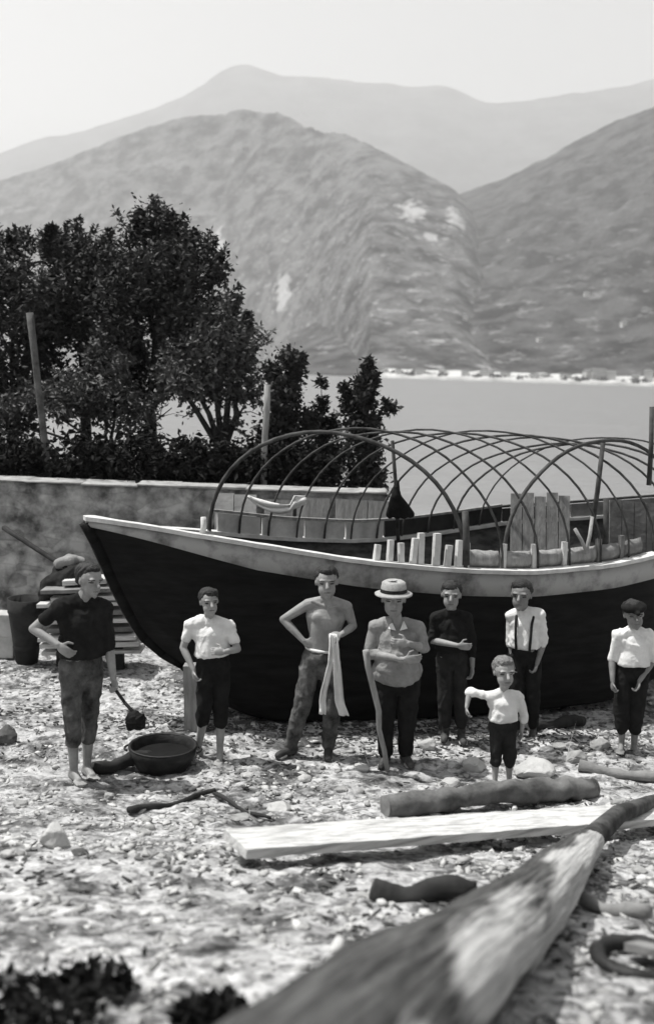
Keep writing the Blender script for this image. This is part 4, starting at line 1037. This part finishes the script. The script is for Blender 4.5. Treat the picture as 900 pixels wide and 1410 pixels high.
# 3 bare-chested man
r3, P3, F3, Y3 = person('bare-chested man with one hand on his hip holding pale cloth strips', 1.02,
    dict(shA=(424, 832, 0), shB=(477, 835, -.0), elA=(390, 853, .03), elB=(486, 862, .02), wrA=(418, 883, -.06), wrB=(470, 874, -.22), hpA=(429, 908, 0), hpB=(454, 908, 0), knA=(416, 970, -.08), knB=(457, 976, -.10)),
    (449, 780, 450, 824, -.02), {'A': ((404, 1038), (386, 1046)), 'B': ((452, 1038), (451, 1052))}, (.05, -1, -.02), skin='skin', shirt=None, trousers='worn_cloth', hem=.96, shoes='leather', belt='white_cloth',
    hands={'A': dict(dir=(.75, -.1, -.35), palm=(.1, 1, 0), thumb=(.2, .1, 1), curl=.5), 'B': dict(dir=(-.8, -.3, .0), palm=(0, .5, -.8), thumb=(-.2, -.9, .4), curl=1.1)})
# 4 stout man with hat
person('stout man in a light hat with folded arms, leaning on a staff', 1.0,
    dict(shA=(517, 863, 0), shB=(576, 865, 0), elA=(508, 900, -.02), elB=(584, 892, -.04), wrA=(556, 908, -.30), wrB=(562, 886, -.27), hpA=(530, 932, 0), hpB=(562, 932, 0), knA=(530, 990, -.06), knB=(560, 992, -.03)),
    (542, 803, 541, 849, -.02), {'A': ((531, 1050), (524, 1062)), 'B': ((556, 1048), (566, 1062))}, (-.05, -1, -.06), skin='skin', hair='hair', hat='straw', shirt='grey_cloth', sleeve={'A': 1.25, 'B': 1.2}, trousers='black_cloth', hem=.9, shoes='leather', build=1.14, belly=.045, tuck=False, collar='white_cloth',
    hands={'A': dict(dir=(.95, -.1, .05), palm=(0, .9, .1), thumb=(0, -.1, 1), curl=.35), 'B': dict(dir=(-.95, -.1, .0), palm=(0, .9, 0), thumb=(0, -.1, 1), curl=.4)}, legw=1.12)
# 5 youth in dark clothes
person('youth in dark clothes holding one bare forearm across his waist', .90,
    dict(shA=(600, 851, 0), shB=(642, 851, 0), elA=(594, 882, -.04), elB=(649, 886, .03), wrA=(630, 889, -.22), wrB=(650, 918, -.05), hpA=(612, 906, 0), hpB=(632, 906, 0), knA=(612, 960, -.04), knB=(633, 962, -.04)),
    (622, 801, 620, 839, -.01), {'A': ((613, 1016), (610, 1028)), 'B': ((634, 1018), (638, 1030))}, (-.15, -1, -.05), skin='skin', shirt='black_cloth', sleeve={'A': .95, 'B': 1.5}, trousers='dark_cloth', hem=.75, shoes='leather',
    hands={'A': dict(dir=(1, -.1, -.1), palm=(0, .9, 0), thumb=(0, -.2, 1), curl=.4), 'B': dict(dir=(0, -.1, -1))})
# 6 boy behind in white shirt
person('boy in a loose white shirt with suspenders half hidden behind the small child', .86,
    dict(shA=(704, 848, .06), shB=(743, 846, -.03), elA=(702, 882, .08), elB=(748, 884, -.03), wrA=(706, 910, .0), wrB=(739, 914, -.10), hpA=(711, 903, .04), hpB=(733, 901, 0), knA=(712, 955, -.02), knB=(734, 955, -.04)),
    (718, 800, 716, 840, 0), {'A': ((710, 1012), (704, 1024)), 'B': ((733, 1010), (731, 1023))}, (-.35, -.92, -.06), skin='skin_dark', shirt='white_cloth', sleeve=1.15, trousers='black_cloth', hem=.9, shoes='leather', susp=True,
    hands={'A': dict(dir=(0, -.2, -1)), 'B': dict(dir=(-.25, -.2, -.9), palm=(-.8, 0, -.2), thumb=(-.2, -1, 0), curl=.8)})
# 7 small child
person('small barefoot child in a white blouse with one arm held out', .66,
    dict(shA=(673, 958, 0), shB=(714, 960, 0), elA=(646, 953, .02), elB=(721, 985, .03), wrA=(642, 974, -.05), wrB=(718, 1006, .0), hpA=(683, 1000, 0), hpB=(702, 1000, 0), knA=(682, 1040, -.04), knB=(701, 1042, -.04)),
    (694, 906, 694, 946, -.01), {'A': ((681, 1082), (678, 1092)), 'B': ((700, 1082), (700, 1093))}, (.15, -1, -.05), skin='skin_pale', hair='hair_fair', shirt='white_cloth', sleeve={'A': 1.0, 'B': 1.3}, trousers='dark_cloth', hem=.28, tuck=True, build=1.05,
    hands={'A': dict(dir=(.1, -.1, -1), palm=(.8, 0, 0), thumb=(0, -1, 0), curl=.6), 'B': dict(dir=(-.05, -.1, -1))})
# 8 boy on the right in dark hat
person('boy in a dark cap and billowy white shirt at the right edge', .86,
    dict(shA=(851, 874, 0), shB=(894, 875, 0), elA=(842, 908, .0), elB=(899, 909, .0), wrA=(843, 938, -.10), wrB=(880, 938, -.12), hpA=(859, 925, 0), hpB=(880, 925, 0), knA=(856, 978, -.06), knB=(876, 980, -.06)),
    (872, 828, 873, 866, -.02), {'A': ((855, 1032), (852, 1043)), 'B': ((870, 1034), (884, 1044))}, (.0, -1, -.10), skin='skin_dark', hair='hair', hat='cap', shirt='white_cloth', sleeve=.95, trousers='black_cloth', hem=.52, legw=1.15,
    hands={'A': dict(dir=(.0, -.1, -1), palm=(.9, 0, 0), thumb=(.1, -1, 0), curl=.8), 'B': dict(dir=(-.2, -.1, -1), palm=(-.9, 0, 0), thumb=(-.1, -1, 0), curl=.8)})

# things they hold
h = P1['wrB'] + unit((.25, -.25, -.9)) * .10
mop = empty('tar_mop', h, 'tar mop with a ragged black head held by the man at far left', 'mop')
tip = at_y(186, 984, Y1 - .25)
mb = MB(); mb.tube([h + (h - tip) * .25, h, h.lerp(tip, .5) + Vector((.0, 0, -.01)), tip], [.013, .014, .014, .014], 8); mb.build('handle', M['dark_wood'], mop)
mb = MB(); d = unit(tip - h)
mb.rc(tip, .035, tip + Vector((.01, 0, -.05)), .075); mb.rc(tip + Vector((-.02, 0, -.04)), .06, tip + Vector((-.03, 0, -.10)), .04); mb.rc(tip + Vector((.03, 0, -.04)), .06, tip + Vector((.03, .02, -.10)), .045)
me = remesh(mb, .01, 1, .016, 22, org=h); link('mop_head', me, M['tar'], mop)
# cloth strips
hp = P3['wrB'] + unit((-.8, -.3, 0)) * .09
cl = MB()
def ribbon(pts, w0, w1):
    vs = []; n = 22; pts = [Vector(p) for p in pts]
    for i in range(n + 1):
        t = i / n * (len(pts) - 1); k = min(int(t), len(pts) - 2); p = pts[k].lerp(pts[k + 1], t - k); w = w0 + (w1 - w0) * i / n
        for j in range(5):
            u = j / 4 - .5; vs.append(p + Vector((u * w, .018 * math.sin(u * 9 + i * .25) + .006 * noise.noise(Vector((i * .5, u, 0))), 0)) + Vector((.008 * noise.noise(Vector((i * .3, 2, w0 * 30))), 0, 0)))
    cl.add(vs, [(i * 5 + j, (i + 1) * 5 + j, (i + 1) * 5 + j + 1, i * 5 + j + 1) for i in range(n) for j in range(4)])
ribbon([hp + Vector((0, -.035, .02)), at_y(455, 915, Y3 - .30), at_y(447, 950, Y3 - .30), at_y(443, 984, Y3 - .30)], .045, .055)
ribbon([hp + Vector((.01, -.04, .02)), at_y(464, 915, Y3 - .32), at_y(467, 960, Y3 - .30), at_y(473, 986, Y3 - .30)], .055, .085)
o = cl.build('cloth_strips', M['white_cloth'], org=hp); o.modifiers.new('t', 'SOLIDIFY').thickness = .008
tag(o, 'two pale cloth strips hanging from the bare-chested man\'s hand', 'cloth')
# cloth bundle by the child
b0 = on_ground(533, 1062)
pole('staff', b0, at_y(503, 893, b0.y - .05), .022, .03, 'grey_wood', 'pale wooden staff standing against the stout man\'s side', 'staff', wob=.02)
b0 = on_ground(606, 1006)
pole('lath', b0, at_y(603, 905, b0.y - .02), .02, .024, 'mid_wood', 'thin upright lath beside the youth in dark clothes', 'lath', wob=.006)

# ------------------------------------------------------------------ things on the shore
def rock(px, py, wpx, hf, m, label, seed, flat=1.0, group=None):
    p = on_ground(px, py); k = (p - EYE).dot(_F); r = wpx / FOC * k / 2
    R = random.Random(seed); bm = bmesh.new()
    for _ in range(26):
        v = Vector((R.gauss(0, 1), R.gauss(0, 1), R.gauss(0, 1))).normalized(); v *= R.uniform(.80, 1.08)
        bm.verts.new((v.x * r, v.y * r * .8 * flat, v.z * r * hf))
    ge = bmesh.ops.convex_hull(bm, input=bm.verts)
    bmesh.ops.delete(bm, geom=[v for v in bm.verts if not v.link_faces], context='VERTS')
    bmesh.ops.bevel(bm, geom=list(bm.edges), offset=r * .07, segments=2, affect='EDGES', profile=.5)
    bmesh.ops.triangulate(bm, faces=bm.faces)
    bmesh.ops.subdivide_edges(bm, edges=[e for e in bm.edges if e.calc_length() > r * .25], cuts=1)
    for v in bm.verts:
        q = v.co / r; v.co *= 1 + .10 * noise.noise(q * 2.1 + Vector((seed, 0, 0))) + .05 * noise.noise(q * 6 + Vector((0, seed, 0)))
        v.co.z += r * hf * .45
    bmesh.ops.recalc_face_normals(bm, faces=bm.faces)
    me = bpy.data.meshes.new('rock'); bm.to_mesh(me); bm.free()
    o = link('rock', me, M[m], None, p, smooth=False); o.rotation_euler = (0, 0, R.uniform(-.4, .4)); return tag(o, label, 'rock', group)
rock(77, 1168, 50, 1.0, 'stone_pale', 'pale pointed stone standing alone at the left of the shore', 1.3)
rock(735, 1066, 66, .45, 'stone_pale', 'broad pale boulder just behind the log, right of the child', 2.1)
rock(652, 1060, 36, .7, 'stone_pale', 'pale angular rock at the left of the small child\'s feet', 3.7)
rock(587, 1030, 30, .7, 'stone_pale', 'pale block by the stout man\'s right shoe side', 4.4)
rock(795, 1048, 40, .6, 'stone_mid', 'grey rock beside the pale pole at the right', 5.2)
rock(384, 1117, 40, .45, 'stone_pale', 'flat pale stone on open shingle below the bare-chested man', 6.6)
rock(826, 1030, 34, .6, 'stone_mid', 'grey stone left of the boy in the dark cap', 7.9)
rock(6, 1020, 40, .8, 'stone_dark', 'dark squared lump at the left edge of the shore', 8.4)
rock(110, 1178, 30, .5, 'stone_dark', 'small dark stone right of the pale pointed stone', 9.2)
rock(498, 1060, 26, .5, 'stone_pale', 'pale stone left of the stout man\'s feet', 10.5)
rock(620, 1082, 30, .55, 'stone_pale', 'pale stone above the left half of the log', 11.7)
rock(330, 1128, 34, .4, 'stone_mid', 'low grey stone right of the dark stick', 12.9)
rock(240, 1300, 34, .4, 'stone_mid', 'half buried grey stone in the lower left shingle', 13.3)
for i, (px, py, w) in enumerate([(180, 1230, 20), (60, 1260, 22), (300, 1330, 24), (420, 1280, 20), (470, 1090, 20), (450, 1120, 18), (560, 1150, 16), (200, 1150, 22), (30, 1110, 24), (850, 1110, 22), (880, 1200, 24), (640, 1110, 18), (130, 1320, 26), (350, 1250, 20), (250, 1180, 18), (420, 1075, 22), (340, 1070, 24), (150, 1100, 20), (10, 1180, 24), (860, 1000, 22), (770, 1030, 24), (480, 1255, 20)]):
    rock(px, py, w, random.uniform(.4, .7), random.choice(['stone_pale', 'stone_mid']), 'fist-sized pale stone lying loose on the shingle', 20 + i * 1.37, group='loose stones on the shore')

def log(name, pxa, pya, pxb, pyb, r0, r1, m, label, cat, cap=None, wob=.1, lift=1.0, seg=12, bend=.02, sink=.1):
    a = on_ground(pxa, pya); b = on_ground(pxb, pyb); mb = MB(); pts = []; rr = []
    for k in range(seg + 1):
        t = k / seg; p = a.lerp(b, t); r = r0 + (r1 - r0) * t; p.z += r * (1 - sink) * lift + bend * math.sin(t * 7 + r0 * 50); pts.append(p); rr.append(r * (1 + .08 * math.sin(t * 11)))
    mb.tube(pts, rr, 20, wob=r0 * wob * 3.2)
    t = empty(name, a, label, cat); mb.build('bark' if cap else 'shaft', M[m], t)
    if cap:
        for (p, q, r) in ((pts[0], pts[1], rr[0]), (pts[-1], pts[-2], rr[-1])):
            d = unit(p - q); e = MB(); x = d.orthogonal().normalized(); y = d.cross(x)
            e.lathe(p + d * .004, [(r * .93, 0), (r * .5, .006), (.001, .004)], 16, x, y, d); e.build('cut_end', M[cap], t)
    return t
log('log', 530, 1122, 816, 1096, .085, .095, 'log_bark', 'thick grey log lying in front of the child and the boys', 'log', cap='mid_wood', seg=30, wob=.14)
log('stick', 178, 1124, 296, 1094, .028, .018, 'dark_wood', 'dark straight stick lying on the shingle below the tar basin', 'stick')
log('pole', 796, 1062, 960, 1086, .045, .05, 'mid_wood', 'pale peeled pole lying at the right behind the log', 'pole')
log('branch', 512, 1240, 650, 1244, .050, .060, 'dark_wood', 'dark crooked branch between the big plank and the foreground trunk', 'branch', bend=.03)
log('driftwood', 690 + 100, 1246, 893, 1270, .03, .034, 'mid_wood', 'short piece of driftwood right of the foreground trunk', 'driftwood')
log('driftwood', 735, 1006, 800, 1000, .05, .06, 'dark_wood', 'dark log-shaped piece standing in for a shadow right of the small child', 'driftwood')  # dark wood laid in place of a figure's shadow on the shingle
log('branch', 295, 1098, 372, 1132, .016, .012, 'dark_wood', 'thin dark branch trailing right from the end of the dark stick', 'branch')
# big sawn plank (two pieces seen left and right of the trunk)
def plank(a, b, w, h, label, m='plank_wood'):
    a = Vector(a); b = Vector(b); mb = MB(); mb.beam(a, b, w, h, seg=40, wob=.006)
    t = (b - a).normalized(); ang = math.atan2(t.y, t.x)
    o = mb.build('plank', M[m], org=a, smooth=False, bevel=.005)
    # turn into own axes so that the grain runs along the plank
    R = Matrix.Rotation(-ang, 4, 'Z'); o.data.transform(R); o.rotation_euler = (0, 0, ang)
    return tag(o, label, 'plank')
a = on_ground(322, 1192); b = on_ground(930, 1138)
za = a.z + .13; zb = b.z + .11
a = Vector((a.x, a.y, za)); b = Vector((b.x, b.y, zb))
plank(a, b, .30, .055, 'long broad pale sawn plank lying across the shingle')
# foreground trunk, one end up on the bank
far = on_ground(812, 1176); far.z += .10; nearp = at_y(545, 1418, 2.35)
d = unit(nearp - far); tail = nearp + d * .9
t = empty('tree_trunk', far, 'big fallen trunk, part stripped of bark, rising toward the viewer in the lower right', 'trunk')
sw = unit(d.cross(Vector((0, 0, 1)))); sw = sw if sw.x > 0 else -sw; un = sw.cross(d); un = un if un.z > 0 else -un
NS, NA = 150, 72; TL = (tail - far).length; vs = []; fs = []; gr = []; st_ = []
for i in range(NS + 1):
    q = i / NS; c = far.lerp(tail, q) + Vector((.02 * math.sin(q * 6), 0, .02 * math.sin(q * 9))); R_ = .070 + (.212 - .070) * q ** .8
    for k in range(NA):
        an = 2 * PI * k / NA; ca, sa = math.cos(an), math.sin(an)
        # roughly squared with an axe: flattened faces, split edges
        sq = (abs(ca) ** 3.2 + abs(sa) ** 3.2) ** (-1 / 3.2)
        g = Vector((q * TL * .9, ca * 2.4, sa * 2.4)); L_ = q * TL
        rr = R_ * (.55 * sq + .45) * (1 + .10 * noise.noise(Vector((L_ * 1.6, ca * 1.3, sa * 1.3))) + .055 * noise.noise(Vector((L_ * 2.2, ca * 7, sa * 7))) + .030 * noise.noise(Vector((L_ * 5, ca * 18, sa * 18))) - .05 * max(0, noise.noise(Vector((L_ * .7, ca * 11, sa * 11 + 4)))))
        vs.append(c + sw * ca * rr * 1.08 + un * sa * rr * .86); gr.append((L_, ca * .25, sa * .25))
        n1 = noise.noise(Vector((L_ * 1.5 + 3.0, ca * 1.1, sa * 1.1)))
        st_.append(ca * .60 + sa * .18 - .12 + n1 * .55 + .25 * (1 - q) - .30 * max(0, q - .55))
for i in range(NS):
    for k in range(NA): fs.append((i * NA + k, i * NA + (k + 1) % NA, (i + 1) * NA + (k + 1) % NA, (i + 1) * NA + k))
fs.append(tuple(range(NA - 1, -1, -1))); fs.append(tuple(NS * NA + k for k in range(NA)))
mb = MB(); mb.add(vs, fs)
def trunk_mat():
    m = bpy.data.materials.new('half_stripped_trunk'); m.use_nodes = True; nt = m.node_tree; N = nt.nodes; L = nt.links; b = N['Principled BSDF']; b.inputs['Roughness'].default_value = .92; b.inputs['Specular IOR Level'].default_value = .15
    ga = N.new('ShaderNodeAttribute'); ga.attribute_name = 'grain'; sa_ = N.new('ShaderNodeAttribute'); sa_.attribute_name = 'stripped'
    mp = N.new('ShaderNodeMapping'); mp.inputs['Scale'].default_value = (1.3, 16, 16); L.new(ga.outputs['Vector'], mp.inputs[0])
    n = N.new('ShaderNodeTexNoise'); n.inputs['Scale'].default_value = 2.2; n.inputs['Detail'].default_value = 7; n.inputs['Roughness'].default_value = .7; L.new(mp.outputs[0], n.inputs['Vector'])
    def rmp(src, p0, c0, p1, c1):
        r = N.new('ShaderNodeValToRGB'); r.color_ramp.elements[0].position = p0; r.color_ramp.elements[1].position = p1; r.color_ramp.elements[0].color = (c0, c0, c0, 1); r.color_ramp.elements[1].color = (c1, c1, c1 * .985, 1); L.new(src, r.inputs[0]); return r
    dark = rmp(n.outputs['Fac'], .35, .018, .68, .15); pale = rmp(n.outputs['Fac'], .3, .26, .6, .58)
    ad = N.new('ShaderNodeMath'); ad.operation = 'MULTIPLY_ADD'; ad.inputs[1].default_value = .5; L.new(n.outputs['Fac'], ad.inputs[0]); L.new(sa_.outputs['Fac'], ad.inputs[2])
    ms = rmp(ad.outputs[0], .45, 0, .68, 1)
    x = N.new('ShaderNodeMix'); x.data_type = 'RGBA'; L.new(ms.outputs[0], x.inputs[0]); L.new(dark.outputs[0], x.inputs[6]); L.new(pale.outputs[0], x.inputs[7]); L.new(x.outputs[2], b.inputs['Base Color'])
    bu = N.new('ShaderNodeBump'); bu.inputs['Strength'].default_value = .9; bu.inputs['Distance'].default_value = .02; L.new(n.outputs['Fac'], bu.inputs['Height']); L.new(bu.outputs[0], b.inputs['Normal'])
    return m
o = mb.build('stem', trunk_mat(), t)
o.data.attributes.new('stripped', 'FLOAT', 'POINT').data.foreach_set('value', st_)
o.data.attributes.new('grain', 'FLOAT_VECTOR', 'POINT').data.foreach_set('vector', [c for g in gr for c in g])
e2 = on_ground(925, 1112); mb = MB(); a = far + Vector((.0, .05, .02)); e2.z += .10
mb.tube([far - d * -.1, a.lerp(e2, .3) + Vector((0, 0, .04)), a.lerp(e2, .65) + Vector((0, 0, .03)), e2], [.075, .06, .05, .045], 12, wob=.02); mb.build('limb', M['bark'], t)

# ring
c = on_ground(880, 1332); mb = MB(); n = 36; pts = []
for k in range(n + 1):
    q = 2 * PI * k / n; pts.append(c + Vector((.165 * math.cos(q), .165 * math.sin(q) * .95, .03 + (.165 * math.sin(q)) * -.12)))
mb.tube(pts, .032, 10, wob=.012, cap=False); o = mb.build('ring', M['iron'], org=c); tag(o, 'dark thick ring lying on the shingle at the lower right', 'ring')
a = on_ground(868, 1318); b = on_ground(935, 1348); a.z += .05; b.z += .09; mb = MB(); mb.beam(a, b, .07, .03, seg=3, wob=.003); o = mb.build('slat', M['mid_wood'], org=a, smooth=False); tag(o, 'short wooden slat lying across the dark ring', 'slat')

# tar pot
p = on_ground(224, 1056); pot = empty('tar_basin', p, 'low wide black tar basin standing on the shore beside the boy', 'basin')
mb = MB(); mb.lathe(p, [(.001, -.03), (.20, -.03), (.25, .05), (.285, .12), (.30, .19), (.285, .198), (.274, .19), (.258, .12)], 32); mb.build('bowl', M['iron'], pot)
mb = MB(); mb.lathe(p, [(.296, .19), (.302, .20), (.290, .208), (.276, .198)], 32); mb.build('rim', M['iron'], pot)
mb = MB(); mb.lathe(p, [(.258, .12), (.15, .122), (.001, .12)], 24); mb.build('tar', M['tar'], pot)
mb = MB(); mb.tube([p + Vector((-.30 - .035 * math.sin(q), .05 * math.cos(q) * 1.3, .165)) for q in [PI * k / 8 for k in range(9)]], .010, 6); mb.build('handle', M['iron'], pot)
mb = MB(); mb.tube([p + Vector((.30 + .035 * math.sin(q), .05 * math.cos(q) * 1.3, .165)) for q in [PI * k / 8 for k in range(9)]], .010, 6); mb.build('handle', M['iron'], pot)
# dark timber under / beside the pot
log('timber', 128, 1066, 205, 1050, .05, .06, 'dark_wood', 'dark timber lying between the barefoot man and the tar basin', 'timber')
# lumber stack behind the man
for i, (x0, x1, py, Y, dark) in enumerate([(62, 197, 893, 11.9, 0), (60, 195, 882, 11.8, 0), (58, 191, 873, 11.75, 0), (70, 186, 862, 11.8, 1), (60, 181, 850, 11.75, 0), (66, 176, 838, 11.8, 1), (55, 170, 828, 11.75, 0), (75, 168, 819, 11.8, 0), (62, 158, 808, 11.75, 1), (90, 150, 797, 11.8, 0)]):
    a = at_y(x0, py + 3, Y); b = at_y(x1, py, Y); mb = MB(); mb.beam(a, b, .30 + .05 * (i % 3), .045 + .012 * (i % 2), seg=6, wob=.004)
    o = mb.build('plank', M['mid_wood' if dark else 'plank_wood'], org=a, smooth=False, bevel=.004)
    tag(o, 'rough-sawn plank in the lumber stack behind the mop man', 'plank', 'planks stacked behind the man')
for i, px in enumerate((85, 165)):
    a = on_ground(px, 899); a = at_y(px, 899, 11.8); a.z = gh(a.x, 11.8); b = at_y(px - 3, 800, 12.05); mb = MB(); mb.beam(a, b, .10, .10, up=Vector((0, 1, 0)), seg=2)
    o = mb.build('stack_post', M['dark_wood'], org=a, smooth=False); tag(o, ['dark post at the left part of the lumber stack', 'dark post at the bow end of the lumber stack'][i], 'post')
# dark bundle on top of the stack
def bundle(name, prims, m, label, cat, vox=.02, wr=.02):
    mb = MB(); 
    for (px, py, Y, r, px2, py2, r2) in prims: mb.rc(at_y(px, py, Y), r, at_y(px2, py2, Y), r2)
    c = at_y(prims[0][0], prims[0][1], prims[0][2]); me = remesh(mb, vox, 2, wr, 6, .4, c); o = link(name, me, M[m], None, c); return tag(o, label, cat)
bundle('tarpaulin', [(66, 806, 11.9, .10, 108, 790, .13), (62, 818, 11.85, .08, 100, 806, .12), (84, 792, 12.0, .12, 122, 786, .09), (112, 800, 11.9, .10, 132, 806, .05), (58, 826, 11.8, .05, 64, 840, .03)], 'dark_cloth', 'crumpled dark tarpaulin heaped on the lumber stack', 'tarpaulin', .02, .028)
bundle('sack', [(82, 776, 11.95, .07, 100, 772, .075), (96, 770, 12.0, .07, 112, 774, .06)], 'grey_cloth', 'small grey sack on top of the dark tarpaulin', 'sack', .015, .01)
# dark tub at the left
p = at_y(37, 897, 12.0); p.z = gh(p.x, p.y); tb = empty('tub', p, 'tall dark tapered tub standing left of the lumber stack', 'tub')
mb = MB(); mb.lathe(p, [(.001, .0), (.13, 0), (.17, .3), (.21, .6), (.23, .80), (.21, .80), (.19, .6), (.10, .5), (.001, .5)], 20); mb.build('body', M['dark_wood'], tb)
for z, r in ((.18, .158), (.62, .216)):
    mb = MB(); mb.lathe(p, [(r, z), (r + .008, z + .02), (r + .004, z + .05)], 20); mb.build('hoop_band', M['iron'], tb)
a = at_y(84, 792, 11.6); pole('pole', at_y(92, 782, 11.9), at_y(5, 727, 12.6), .03, .035, 'dark_wood', 'dark pole propped from the lumber stack up to the garden wall', 'pole')
for i, (py, hgt) in enumerate(((896, .26), (868, .26))):
    p = at_y(4, py, 12.2); mb = MB(); z0 = gh(p.x, p.y) + i * .275
    mb.box((p.x, p.y, z0 + .13), (.17, .16, .134), jit=.012); o = mb.build('stone_block', M['stone_pale'], org=(p.x, p.y, z0), smooth=False, bevel=.015)
    tag(o, ['pale stone block on the ground at the left edge beside the tub', 'pale stone block set on top of another at the left edge'][i], 'block')
# dark weeds lower left
for i, (px, py, w, lab) in enumerate([(40, 1412, 70, 'dark clump of weeds in the bottom left corner'), (118, 1372, 40, 'smaller dark weed clump right of the corner weeds'), (290, 1412, 30, 'low dark weed tuft at the bottom edge left of the trunk')]):
    base = on_ground(px, min(py, 1409)); r = w / FOC * 4.0
    V, F = leaves([(base + Vector((0, 0, r * .1)), r, .25), (base + Vector((r * .7, .05, r * .1)), r * .6, .3), (base + Vector((-r * .7, 0, r * .05)), r * .7, .25)], 900, .05, -1, hang=-.5)
    t = empty('weed_clump', base, lab, 'weeds'); link('leaves', mesh('leaves', [p - base for p in V], F), M['hedge'], t, smooth=False)

# ------------------------------------------------------------------ light, air, sky
SUN_EL = math.radians(64); az = Vector((-1.0, .24, 0)).normalized()   # direction towards the sun, seen from above
sd = Vector((az.x * math.cos(SUN_EL), az.y * math.cos(SUN_EL), math.sin(SUN_EL)))
sun = bpy.data.lights.new('sun', 'SUN'); sun.energy = 5.0; sun.angle = math.radians(.5); sun.color = (1, .99, .97)
so = bpy.data.objects.new('sun', sun); COL.objects.link(so); so.location = (0, 0, 50)
so.rotation_euler = (-sd).to_track_quat('-Z', 'Y').to_euler()
w = bpy.data.worlds.new('World'); SC.world = w; w.use_nodes = True; nt = w.node_tree; bg = nt.nodes['Background']
sky = nt.nodes.new('ShaderNodeTexSky'); sky.sky_type = 'NISHITA'; sky.sun_disc = False; sky.sun_elevation = SUN_EL; sky.sun_rotation = math.atan2(sd.x, sd.y)
sky.dust_density = 4; sky.altitude = 200
hs_ = nt.nodes.new('ShaderNodeHueSaturation'); hs_.inputs['Saturation'].default_value = .04
nt.links.new(sky.outputs[0], hs_.inputs['Color']); nt.links.new(hs_.outputs[0], bg.inputs['Color']); bg.inputs['Strength'].default_value = .066

hz = MB(); hz.box((0, 6475, 1500), (8900, 6525, 1520)); ho = hz.build('haze', None if False else [], smooth=False)
hm = bpy.data.materials.new('haze_air'); hm.use_nodes = True; n = hm.node_tree.nodes; n.remove(n['Principled BSDF'])
pv = n.new('ShaderNodeVolumePrincipled'); pv.inputs['Color'].default_value = (.86, .86, .86, 1); pv.inputs['Density'].default_value = 1.7e-4; pv.inputs['Anisotropy'].default_value = .2
hm.node_tree.links.new(pv.outputs[0], n['Material Output'].inputs['Volume'])
ho.data.materials.append(hm); tag(ho, 'pale summer haze over the lake', kind='stuff')

SC.render.engine = 'CYCLES'
SC.cycles.use_denoising = True
SC.cycles.max_bounces = 6; SC.cycles.volume_bounces = 2; SC.cycles.diffuse_bounces = 3; SC.cycles.glossy_bounces = 2
SC.cycles.caustics_reflective = False; SC.cycles.caustics_refractive = False
vs_ = SC.view_settings; vs_.view_transform = 'Standard'; vs_.look = 'None'; vs_.exposure = 0.70; vs_.gamma = 1; vs_.use_curve_mapping = False
